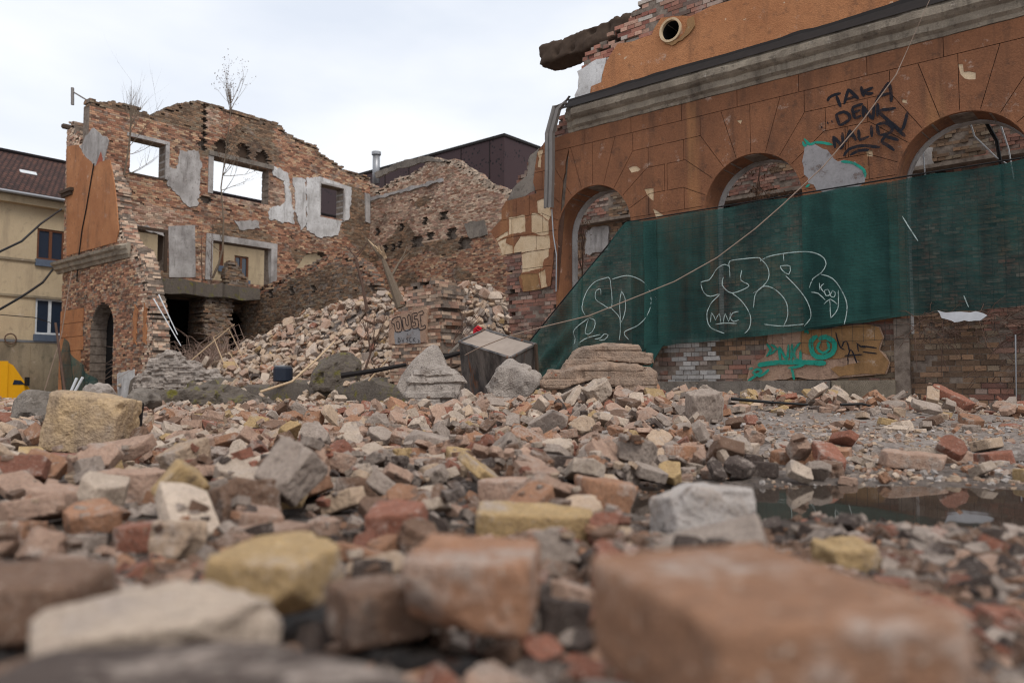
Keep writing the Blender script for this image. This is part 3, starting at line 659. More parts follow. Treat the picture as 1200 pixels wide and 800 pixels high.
brick_wall(mb, poly, .55, holes=[w1, w2, w3, w4, w5, d1, d2, gap], sockets=sock, pal=wp, erode=.14, relief=.016, clean=(.02, 13.7))
mb.map(toXwall(XW)); cw = part('cross_wall', mb, ['wbrick', 'mortar'], W, 'tall inner wall with empty window openings')
for q in arcs:
    m1 = MB(); plate(m1, q, .215, .23); m1.map(toXwall(XW)); part('niche_shade_plate', m1, 'dark_wood_and_shade', cw)  # dark brown plate paints the shade at the back of each niche
def wpatch(px, seed, mt='grey_plaster', nm='plaster_patch', th=.035, amp=.09, keep=(), parent=None, raw=None):
    m1 = MB(); q = raw or [onX(a, b, XW) for a, b in px]; plate(m1, ragged(q, .1, amp, seed, keep), -th, .02); m1.map(toXwall(XW)); return part(nm, m1, mt, parent or cw)
wpatch([(210,176),(232,177),(236,190),(234,205),(232,240),(222,243),(213,235),(205,225),(195,215),(196,195),(207,198)], 1)
wpatch([(197,265),(228,264),(229,325),(198,325)], 2, keep=(0, 1, 2, 3))
wpatch([(318,196),(330,199),(337,203),(341,230),(343,250),(345,262),(333,260),(316,258),(315,244),(328,242),(334,236),(333,212),(320,206)], 3, 'white_plaster')
wpatch([(343,208),(357,209),(374,208),(410,220),(408,258),(400,262),(396,275),(375,278),(352,272),(346,240)], 4, 'white_plaster', keep=(0,)) if False else None
pz = ragged([onX(a, b, XW) for a, b in [(343,208),(357,210),(358,264),(352,270),(347,250)]], .09, .07, 5); m1 = MB(); plate(m1, pz, -.04, .02); m1.map(toXwall(XW)); part('plaster_patch', m1, 'white_plaster', cw)
pz = ragged([onX(a, b, XW) for a, b in [(358.5,209),(374,207),(412,220),(408,258),(399,261),(396,276),(375,279),(359,270)]], .09, .07, 6, keep=(1,)); m1 = MB(); plate(m1, pz, -.045, .02, [rect(10.6, 8.58, 12.05, 10.25)]); m1.map(toXwall(XW)); part('plaster_patch', m1, 'white_plaster', cw)
wpatch([(274,258),(300,258),(304,268),(280,269)], 7); wpatch([(152,262),(190,270),(192,277),(162,268)], 8)
wpatch([(312,395),(397,352),(400,362),(396,372),(350,392),(320,400)], 9, 'concrete') if False else None
def frame_ring(o, wdt, th, mt, nm, label=None, sides='lrtb', yin=.5):
    (a, b), (c, _), (_, d) = o[0], o[1], o[2]; m1 = MB()
    if 't' in sides: m1.box((a-wdt, -th, d), (c+wdt, .56, d+wdt*.9))
    if 'b' in sides: m1.box((a-wdt*.5, -th*.8, b-wdt*.6), (c+wdt*.5, .56, b+.01))
    if 'l' in sides: m1.box((a-wdt, -th*.9, b), (a, .555, d-.002))
    if 'r' in sides: m1.box((c, -th*.9, b), (c+wdt, .555, d-.002))
    m1.map(lambda p: (p[0]+.02*mnoise.noise(Vector(p)*3), p[1]+.01*mnoise.noise(Vector(p)*5), p[2]))
    m1.map(toXwall(XW)); part(nm, m1, mt, cw, label)
frame_ring(w1, .16, .06, 'grey_plaster', 'window_surround', sides='tr'); frame_ring(rect(1.6, 8.87, 3.0, 10.1), .12, .03, 'dark_wood_and_shade', 'window_surround', sides='b')
frame_ring(w2, .22, .09, 'concrete', 'window_surround', sides='t'); frame_ring(rect(5.1, 8.67, 7.8, 10.29), .22, .05, 'grey_plaster', 'window_surround', sides='l')
frame_ring(w5, .3, .05, 'grey_plaster', 'window_surround', sides='tlr'); frame_ring(w4, .14, .04, 'dark_wood_and_shade', 'window_surround', sides='rt')
frame_ring(w3, .1, .05, 'grey_plaster', 'window_surround', sides='ltr')
m1 = MB(); q = [onX(a, b, XW) for a, b in [(427,226),(433,228),(433,262),(428,260)]]; plate(m1, q, -.07, .02); m1.map(toXwall(XW)); part('corner_strip', m1, 'grey_plaster', cw)
# floor remains with moss, dark box added behind the openings
m1 = MB(); ns = 40
bp = ragged([(-29.05, 1.0), (-27.4, 1.2), (-27.2, 2.8), (-27.5, 4.4), (-27.1, 6.3), (-29.05, 6.5)], .25, .12, 3)
i = m1.vs([(x, y, 4.58+.1*mnoise.noise(Vector((x*3, y*2, 0)))) for x, y in bp]); j = m1.vs([(x, y, 4.05+.12*mnoise.noise(Vector((x*2, y*3, 4)))) for x, y in bp]); n = len(bp)
m1.face([i+k for k in range(n)]); m1.face([j+k for k in range(n)][::-1])
for k in range(n): m1.face((i+k, i+(k+1) % n, j+(k+1) % n, j+k))
part('floor_slab', m1, 'mossy', W, 'broken floor slab with moss on its edge')
m1 = MB(); m1.box((-30.9, .9, 4.2), (-29.56, 8.6, 4.5)); m1.box((-31.0, .9, -.5), (-30.8, 8.6, 4.2)); m1.box((-30.8, .65, -.5), (-29.56, .9, 4.45)); m1.box((-30.8, 8.6, -.5), (-29.56, 8.9, 4.45)); part('added_dark_box', m1, 'shade_black', W)  # shuts out daylight behind the lower openings; its near-black stands for shade
mb = MB(); brick_wall(mb, [(4.2, -.2), (4.3, 2), (4.1, 3.2), (4.2, 4.05), (5.5, 4.05), (5.3, 2.5), (5.35, -.2)], 1.2, pal=lambda u, z, e: 'dark', relief=.06, erode=.1); mb.map(lambda p: (-27.7-p[1], p[0], p[2])); part('brick_pier', mb, ['wbrick', 'mortar'], W)
# small stump above the slab
mb = MB(); brick_wall(mb, [(5.4, 4.6), (5.3, 5.2), (5.5, 5.7), (5.75, 5.9), (6.0, 5.5), (6.4, 5.1), (6.5, 4.6)], .4, pal=lambda u, z, e: 'dark', relief=.05, erode=.05); mb.map(toXwall(-28.2)); part('brick_stump', mb, ['wbrick', 'mortar'], W)
# --- spine wall remnant, plane y=6.5
sp = [(-28.95, -.2), (-28.95, 4.3), (-28, 4.35), (-27.5, 4.7), (-26, 4.85), (-25, 5.2), (-24, 5.25), (-23, 5.5), (-21.9, 5.55), (-21.3, 5.3), (-20.6, 5.0), (-20.0, 4.4), (-19.6, 3.4), (-19.2, 1.0), (-19, -.2)]
hl = [rect(x, z, x+.28, z+.33) for x, z in (onY(288, 354, 6.5), onY(315, 349, 6.5), onY(339, 346, 6.5), onY(364, 344, 6.5))]
mb = MB(); brick_wall(mb, sp, .5, sockets=hl, pal=lambda u, z, e: 'dark' if z < 4 or e > .4 else 'ruin', relief=.04, erode=.12); mb.map(toYwall(6.5)); part('low_middle_wall', mb, ['wbrick', 'mortar'], W, 'broken middle wall with beam holes above the rubble heap')
# --- back wall, plane y=13.7
bt = [(-29.5, 11.0), (-28.9, 10.7), (-28.3, 10.4), (-27.6, 10.6), (-26.7, 10.8), (-26.2, 10.7), (-25.3, 11.0), (-24.6, 11.35), (-24.0, 11.2), (-23.6, 11.0), (-22.8, 10.9), (-22.2, 10.4), (-21.5, 10.0), (-20.8, 9.4), (-20.2, 9.2), (-19.5, 8.9), (-17, 8.9), (-13, 8.6), (-8, 8.8), (-2, 8.4), (4, 8.4)]
hs = [rect(x-.17, z-.2, x+.17, z+.2) for x, z in [onY(a, b, 13.7) for a, b in ((452,291),(461,289),(469,287),(489,283),(504,276),(530,275),(442,272),(470,266),(498,259),(520,253))]]
hs += [rect(x-.35, z-.3, x+.3, z+.25) for x, z in [onY(a, b, 13.7) for a, b in ((489,282),(530,273),(545,284))]]
lowwin = rect(*onY(662, 392, 13.7), *onY(692, 374, 13.7))
mb = MB()
def bpal(u, z, e):
    if e < .3: return [(lin(196, 176, 156), 3), (lin(176, 146, 126), 1)]
    n = mnoise.noise(Vector((u*.4, z*.6, 7)))
    return 'pale' if z > 7.3 and n < .35 else ('dark' if n > .1 else 'ruin')
brick_wall(mb, [(-29.5, -.2)]+bt+[(4, -.2)], .5, sockets=hs, pal=bpal, relief=.016, erode=.12, clean=(-29.5, 4)); mb.map(toYwall(13.7)); bw = part('back_wall', mb, ['wbrick', 'mortar'], W, 'pale brick back wall with a row of beam holes')
for q, sd, mt, th in (([(434,232),(520,209),(520,213),(434,236)], 1, 'grey_plaster', .05), ([(455,312),(492,302),(493,345),(456,350)], 2, 'clay_red', .0), ([(545,262),(568,258),(572,275),(552,280)], 3, 'concrete', .04), ([(440,203),(470,190),(500,184),(528,190),(500,190),(470,197),(442,209)], 5, 'concrete', .05)):
    if mt == 'clay_red': continue
    m1 = MB(); plate(m1, ragged([onY(a, b, 13.7) for a, b in q], .2, .06, sd), -.03-th, .02); m1.map(toYwall(13.7)); part('plaster_patch', m1, mt, bw)
m1 = MB(); q = arch(onY(541, 380, 13.7)[0], onY(541, 368, 13.7)[1], .34, onY(541, 392, 13.7)[1]); plate(m1, q, -.04, .02); m1.map(toYwall(13.7)); part('whitewashed_niche', m1, 'white_plaster', bw)
m1 = MB()
for k in range(4): m1.box((-16.3+.42*k, 9.0, 2.0), (-15.92+.42*k, 9.05, 3.15))
m1.map(lambda p: p)
solo('board_screen', m1, 'frame_white', 'white boards standing behind the sheet metal box', 'boards', (-15.6, 9.0, 2.0))
# --- street-front remnant, plane y=0
FA = -27.25; far = [(-31, -.4), (-31.05, 5), (-31.1, 10.6), (-30.9, 10.9), (-30.4, 10.8), (-30.1, 10.2), (-29.4, 9.9), (-28.9, 9.3), (-28.2, 8.9), (-27.5, 8.6), (-27.0, 8.0), (-26.5, 7.5), (-26.3, 6.6), (-25.9, 6.0), (-25.4, 5.4), (-24.7, 5.1), (-24.1, 4.4), (-23.8, 3.6), (-23.5, 2.9), (-23.3, 2.0), (-23.5, 1.0), (-23.2, -.4)]
fa = arch(FA, 2.45, .98, .1)
mb = MB()
def fp(u, z, e):
    if e < .5 and z > .5: return [(lin(206, 182, 160), 3), (lin(186, 152, 130), 2), (lin(160, 122, 104), 1)]
    return 'pale' if z > 8 else 'ruin'
brick_wall(mb, far, .6, holes=[fa], pal=fp, relief=.03, erode=.1, clean=(-31.05,)); fr = part('street_front', mb, ['wbrick', 'mortar'], W, 'torn off street front with one door arch')
q = [onY(a, b) for a, b in [(79,300),(79,172),(92,170),(99,183),(104,187),(112,195),(118,190),(130,188),(133,205),(136,225),(139,260),(140,270),(137,284)]]
m1 = MB(); plate(m1, ragged(q, .2, .05, 61, keep=(0, 1, 12)), -.035, .0); part('orange_render_remnant', m1, 'orange_render', fr, 'orange render above the far cornice')
m1 = MB(); q = [onY(a, b) for a, b in [(93,172),(110,150),(128,165),(122,190),(112,197),(100,182)]]; plate(m1, ragged(q, .2, .08, 62), -.02, .0); part('grey_undercoat', m1, 'grey_plaster', fr)
q = [onY(a, b) for a, b in [(113,195),(119,178),(121,186),(120,200)]]; m1 = MB(); plate(m1, q, -.03, -.0); part('red_patch', m1, 'clay_red', fr)
m1 = MB()
for k in range(6):
    z1 = 3.35-.53*k; m1.box((-31.0, -.04, z1-.51), (-28.9+random.uniform(-.15, .1), -.002, z1))
part('scored_render', m1, 'orange_render', fr, 'orange render in horizontal bands beside the door arch')
m1 = MB(); prof2 = [(0, 4.85), (-.08, 4.85), (-.12, 4.95), (-.2, 5.0), (-.22, 5.12), (-.32, 5.18), (-.34, 5.28), (0, 5.4)]; rs = []
xs = [-31.4+.15*k for k in range(43)]
for x in xs: rs.append(m1.vs([(x, y*(1-.5*sm(-26.2, -25.2, x)*(mnoise.noise(Vector((x*3, 1, z))) > -.1)), z+.02*mnoise.noise(Vector((x*2, 3, z)))) for y, z in prof2]))
for j in range(len(xs)-1):
    for k in range(len(prof2)-1): m1.face((rs[j]+k, rs[j]+k+1, rs[j+1]+k+1, rs[j+1]+k))
m1.face([rs[0]+k for k in range(8)][::-1]); m1.face([rs[-1]+k for k in range(8)]); part('cornice_remnant', m1, 'cornice_stone', fr)
m1 = MB(); m1.box((-31.2, -.18, 8.0), (-30.1, -.03, 8.12)); m1.box((-31.15, -.12, 7.86), (-30.2, -.03, 8.0)); part('sill_stub', m1, 'dark_wood_and_shade', fr)
m1 = MB(); m1.box((-28.3, .58, .1), (-26.2, .66, 3.5)); part('doorway_shade_sheet', m1, 'shade_black', fr)  # black sheet closes the arch and stands for the shade within
m1 = MB(); m1.box((-27.35, .45, 1.6), (-27.1, .55, 2.9)); m1.box((-26.7, .45, 1.2), (-26.45, .52, 2.6)); part('door_board', m1, 'grey_plaster', fr)
m1 = MB(); m1.tube([(-30.7, .1, 10.62), (-31.3, -.05, 10.8)], .11, 7); part('pipe_stub', m1, 'dark_wood_and_shade', fr)
for x in (onY(160, 360)[0], onY(171, 360)[0]):
    m1 = MB(); plate(m1, ragged([(x-.13, 1.9), (x+.13, 1.8), (x+.14, 3.0), (x-.1, 3.2)], .12, .09, int(-x*10)), -.03, .02); part('orange_scrap', m1, 'orange_render', fr)
m1 = MB(); q = [onY(a, b) for a, b in [(138,438),(158,432),(158,470),(138,470)]]; plate(m1, ragged(q, .15, .05, 66), -.02, 0); part('whitewash', m1, 'white_plaster', fr)
# remains of the front wall between the two ends
Pn = root('front_wall_footing', 'low weathered concrete footing where the middle of the front fell', 'footing', (-16, 0, 0))
def rocky(name, poly_bb, h, mt, parent, seed, lab=None):
    pass
m1 = MB(); xs = [-24.5+.22*k for k in range(66)]; rs = []
for k, x in enumerate(xs):
    h = .46+.3*mnoise.noise(Vector((x*.7, 1, 1)))+.14*mnoise.noise(Vector((x*2.7, 3, 1)))+.22*sm(-18.5, -23, x)
    y0 = -.2+.1*mnoise.noise(Vector((x*1.7, 8, 1)))
    rs.append(m1.vs([(x, y0-.06, -.3), (x, y0, h*.5), (x, y0+.05, h-.06), (x, y0+.15+.05*mnoise.noise(Vector((x*3, 1, 5))), h), (x, .5, h+.05*mnoise.noise(Vector((x*4, 1, 9)))), (x, .7, -.3)]))
for j in range(len(xs)-1):
    for k in range(5): m1.face((rs[j]+k, rs[j+1]+k, rs[j+1]+k+1, rs[j]+k+1))
m1.face([rs[0]+k for k in range(6)]); m1.face([rs[-1]+k for k in range(6)][::-1])
part('footing_block', m1, 'mossy', Pn)
# graffiti pier
Pr = root('brick_pier_stump', 'broken brick pier with pinkish render and outlined letters DUST', 'pier', (-10.6, 0, 0))
pz = [(-11.55, -.2), (-11.5, 1.9), (-11.2, 2.3), (-11.0, 2.6), (-10.8, 2.75), (-10.2, 2.8), (-9.9, 2.65), (-9.75, 2.4), (-9.75, -.2)]
mb = MB(); brick_wall(mb, pz, .7, pal=lambda u, z, e: 'pale', relief=.03, erode=.08); part('brick_core', mb, ['wbrick', 'mortar'], Pr)
m1 = MB(); q = [onY(a, b) for a, b in [(457,404),(458,376),(470,368),(500,360),(503,363),(501,398),(502,402)]]; plate(m1, ragged(q, .1, .03, 71), -.05, .01); pr_ = part('render_face', m1, 'pink_plaster', Pr)
m1 = MB()
DU = [[(175,395),(185,365),(225,350),(238,360),(245,440),(205,450),(195,400),(175,395)], [(210,385),(225,382),(230,425),(215,427),(210,385)], [(248,360),(268,358),(275,405),(290,402),(285,345),(300,342),(308,425),(262,440),(248,360)],
 [(315,330),(345,325),(348,342),(330,346),(332,368),(352,366),(356,420),(322,428),(320,412),(338,408),(336,385),(318,388),(315,330)], [(352,325),(385,310),(388,335),(365,340)], [(368,340),(378,415),(400,405),(405,425),(368,440),(358,420)]]
for i, q in enumerate(pxs(DU, 430, 310, 5.714)): ribbon(m1, q, .022, -.052-.001*i)
SM = [[(222,485),(222,520),(238,510),(225,488)],[(245,490),(255,520),(262,488)],[(290,490),(275,498),(290,508),(278,520)],[(310,490),(300,490),(302,518),(314,516)],[(322,488),(324,520)],[(338,488),(325,505),(342,520)],[(352,500),(366,515),(355,518)],[(280,468),(290,466)]]
for i, q in enumerate(pxs(SM, 430, 310, 5.714)): ribbon(m1, q, .014, -.060-.001*i)
part('dark_lettering', m1, 'dark_paint', pr_)
m1 = MB(); q = [onY(430+a/5.714, 310+b/5.714) for a, b in [(195,450),(365,425),(370,525),(200,532)]]; plate(m1, ragged(q, .08, .03, 72), -.0508, -.045); part('whitened_strip', m1, 'grey_paint', pr_)
# ================================================================== RUBBLE
def cut_block(dx, dy, dz, seed, cuts, rough):
    """a clay block with corners and ends knocked off; returns low mesh (verts, faces)"""
    rd = random.Random(seed); bm = bmesh.new(); bmesh.ops.create_cube(bm, size=1)
    for v in bm.verts: v.co = Vector((v.co.x*dx, v.co.y*dy, v.co.z*dz))
    for k in range(cuts):
        n = Vector((rd.choice((-1, 1))*rd.uniform(.3, 1), rd.choice((-1, 1))*rd.uniform(.1, 1), rd.uniform(-1, 1)*rd.choice((.3, 1)))).normalized()
        ext = abs(n.x)*dx/2+abs(n.y)*dy/2+abs(n.z)*dz/2
        p = n*ext*(rd.uniform(.55, .86) if k < cuts-rough else rd.uniform(.8, .95))
        r = bmesh.ops.bisect_plane(bm, geom=bm.verts[:]+bm.edges[:]+bm.faces[:], plane_co=p, plane_no=n, clear_outer=True)
        ed = [e for e in r['geom_cut'] if isinstance(e, bmesh.types.BMEdge)]
        if ed: bmesh.ops.holes_fill(bm, edges=ed)
    bmesh.ops.remove_doubles(bm, verts=bm.verts, dist=.002)
    return bm
KIND = {'brick': (.285, .14, .066, 2), 'half': (.15, .138, .066, 2), 'bat': (.2, .13, .066, 3), 'lump': (.14, .12, .09, 7), 'slab': (.24, .18, .045, 4), 'stone': (.24, .2, .15, 7), 'chip': (.07, .05, .03, 3)}
LO = {}; HI = {}
def hi_mesh(bm, name, vox, amp, mat='frag_obj', seed=0, fr=9., jag=0, course=0):
    me = bpy.data.meshes.new(name); bm.to_mesh(me)
    o = bpy.data.objects.new('tmp', me); COL.objects.link(o); md = o.modifiers.new('r', 'REMESH'); md.mode = 'VOXEL'; md.voxel_size = vox
    dg = bpy.context.evaluated_depsgraph_get(); m2 = bpy.data.meshes.new_from_object(o.evaluated_get(dg)); bpy.data.objects.remove(o); bpy.data.meshes.remove(me)
    n = len(m2.vertices); co = np.empty(n*3, dtype=np.float32); m2.vertices.foreach_get('co', co); no = np.empty(n*3, dtype=np.float32); m2.vertices.foreach_get('normal', no)
    co = co.reshape(-1, 3); no = no.reshape(-1, 3)
    for i in range(n):
        p = Vector(co[i]); q = p*fr+Vector((seed*3.3, 0, 0))
        d = mnoise.noise(q)*amp + mnoise.noise(q*3.1)*amp*.5 + mnoise.noise(q*8)*amp*.22
        if jag: d += (mnoise.voronoi(q*jag)[0][0]-.35)*amp*1.6
        if course:
            row = math.floor(p.z/.077+.35*mnoise.noise(p*2.5)); cx_ = (p.x+.3*p.y+.14*(row % 2))/.27; h_ = math.sin(row*12.9+math.floor(cx_)*78.2)*43758.5; h_ -= math.floor(h_)
            d += (h_-.5)*course; fz = p.z/.077-row; fx_ = cx_-math.floor(cx_)
            if fz < .14 or fz > .9 or fx_ < .05: d -= .014*min(1, course/.05)
        d -= max(0, mnoise.noise(q*1.9+Vector((9, 9, 9)))-.32)*amp*5
        co[i] += no[i]*d
    m2.vertices.foreach_set('co', co.ravel()); m2.polygons.foreach_set('use_smooth', [True]*len(m2.polygons)); m2.name = name
    m2.materials.clear(); m2.materials.append(M[mat]); m2.update(); return m2
for kn, (dx, dy, dz, cuts) in KIND.items():
    for v in range(5 if kn != 'chip' else 3):
        rd = random.Random(v*31+len(kn)); sx = 1 if kn == 'brick' else rd.uniform(.8, 1.15)
        bm = cut_block(dx*sx, dy, dz, v*17+sum(map(ord, kn)), (cuts if v else 1) + (v % 2) + 4, 4)
        bm.verts.index_update(); LO[(kn, v)] = (np.array([tuple(q.co) for q in bm.verts]), [[q.index for q in f.verts] for f in bm.faces])
        if kn != 'chip': HI[(kn, v)] = hi_mesh(bm, 'broken_'+kn, .0048 if kn in ('half', 'lump') else .006,   .0023 if kn not in ('stone', 'lump') else .005, seed=v, fr=14., jag=(2.2 if kn in ('stone', 'lump') else 0))
        bm.free()
# colours of the clay: name -> (linear colour, weight in the open field, weight in the dusty heap)
CLAY = {'red': (lin(164, 108, 88), 8, 1), 'orange': (lin(184, 138, 108), 13, 5), 'yellow': (lin(204, 174, 126), 6, 3), 'pink': (lin(200, 168, 148), 28, 24), 'pale': (lin(220, 202, 184), 16, 34), 'cream': (lin(218, 192, 166), 9, 26), 'grey': (lin(182, 168, 157), 20, 10), 'brown': (lin(134, 106, 88), 9, 3), 'dark': (lin(84, 74, 70), 3, 1), 'tan': (lin(168, 126, 98), 0, 0), 'light': (lin(214, 208, 204), 0, 0)}
HG = .04; HX0, HY0 = -24., 0.; HNX, HNY = 900, 950
gx = HX0+HG*np.arange(HNX); gy = HY0+HG*np.arange(HNY)
# coarse sampling of the terrain, interpolated onto the height grid
cs = 5; cz = np.array([[terrain(x, y) for y in gy[::cs]] for x in gx[::cs]])
ix = np.minimum(np.arange(HNX)/cs, cz.shape[0]-1.001); iy = np.minimum(np.arange(HNY)/cs, cz.shape[1]-1.001)
i0 = ix.astype(int); j0 = iy.astype(int); fx = (ix-i0)[:, None]; fy = (iy-j0)[None, :]
HM = cz[i0][:, j0]*(1-fx)*(1-fy)+cz[i0+1][:, j0]*fx*(1-fy)+cz[i0][:, j0+1]*(1-fx)*fy+cz[i0+1][:, j0+1]*fx*fy
TZ = HM.copy(); MASK = np.zeros(HM.shape, bool)
FR = []
def cap(x, y): return .005+.022*sm(1.4, 3.2, y)+(.02+.06*sm(-1, 1.5, x))*sm(4, 8, y)
def _u(x, y, R3, d):     # raise the height map under a block
    a, b, c = d[0]/2, d[1]/2, d[2]/2; rr = math.hypot(a, b)
    i0, i1 = int((x-rr-HX0)/HG), int((x+rr-HX0)/HG)+2; j0, j1 = int((y-rr-HY0)/HG), int((y+rr-HY0)/HG)+2
    return max(i0, 0), min(i1, HNX), max(j0, 0), min(j1, HNY)
def place(kn, v, x, y, yaw, scale=1., tilt=.12, col='pink', z=None, rot=None, hero=None, sink=.25, dims=None, cp=None):
    D = KIND[kn] if dims is None else dims; a, b, c = D[0]*scale/2, D[1]*scale/2, D[2]*scale/2
    lo = LO[(kn, v)][0] if dims is None else None
    ca, sa = math.cos(yaw), math.sin(yaw); P = []
    for p in (-.8, 0, .8):
        for q in (-.8, 0, .8):
            px_, py_ = x+ca*a*p-sa*b*q, y+sa*a*p+ca*b*q
            i, j = int((px_-HX0)/HG+.5), int((py_-HY0)/HG+.5)
            if not (0 <= i < HNX and 0 <= j < HNY): return None
            P.append((px_-x, py_-y, HM[i, j]))
    P = np.array(P); Am = np.c_[P[:, 0], P[:, 1], np.ones(9)]; s, *_ = np.linalg.lstsq(Am, P[:, 2], rcond=None)
    if cp is not None:
        i, j = int((x-HX0)/HG+.5), int((y-HY0)/HG+.5)
        if P[:, 2].mean()-TZ[i, j] > cp or MASK[i, j]: return None
        if y < 4.5 and any(MASK[int((x+q0-HX0)/HG+.5), int((y+q1-HY0)/HG+.5)] for q0, q1 in P[:, :2]): return None
    gx_, gy_ = np.clip(s[0], -.7, .7), np.clip(s[1], -.7, .7)
    res = P[:, 2]-Am@s; z0 = s[2]+max(res)*.3
    n = Vector((-gx_, -gy_, 1)).normalized()
    if rot is None: q = Vector((0, 0, 1)).rotation_difference(n).to_matrix() @ Matrix.Rotation(yaw, 3, 'Z') @ Matrix.Rotation(random.gauss(0, tilt), 3, 'X') @ Matrix.Rotation(random.gauss(0, tilt), 3, 'Y')
    else: q = Matrix.Rotation(yaw, 3, 'Z') @ rot
    hz = abs(q[2][0])*a+abs(q[2][1])*b+abs(q[2][2])*c
    zc = (z if z is not None else z0 + hz*(1-sink)) 
    # height map update
    ex = abs(q[0][0])*a+abs(q[0][1])*b+abs(q[0][2])*c; ey = abs(q[1][0])*a+abs(q[1][1])*b+abs(q[1][2])*c
    i0_, i1_ = max(0, int((x-ex-HX0)/HG)), min(HNX, int((x+ex-HX0)/HG)+2); j0_, j1_ = max(0, int((y-ey-HY0)/HG)), min(HNY, int((y+ey-HY0)/HG)+2)
    if i1_ > i0_ and j1_ > j0_:
        X_, Y_ = np.meshgrid(gx[i0_:i1_]-x, gy[j0_:j1_]-y, indexing='ij')
        u = X_*q[0][0]+Y_*q[1][0]; w_ = X_*q[0][1]+Y_*q[1][1]
        mk = (abs(u) < a*.95+.3*c) & (abs(w_) < b*.95+.3*c); nz_ = q[2][2] if abs(q[2][2]) > .4 else 9
        nn = q.col[2]*(1 if q[2][2] > 0 else -1); top = zc + c*.85 - (X_*nn[0]+Y_*nn[1])/max(nn[2], .5)
        top = np.minimum(top, zc+hz*.9); H_ = HM[i0_:i1_, j0_:j1_]; H_[mk] = np.maximum(H_[mk], top[mk])
        if hero: MASK[i0_:i1_, j0_:j1_] |= mk
    f = dict(k=kn, v=v, R=q, p=Vector((x, y, zc)), s=scale, c=col, hero=hero, r=max(a, b, c), j=random.uniform(.82, 1.15))
    FR.append(f); return f
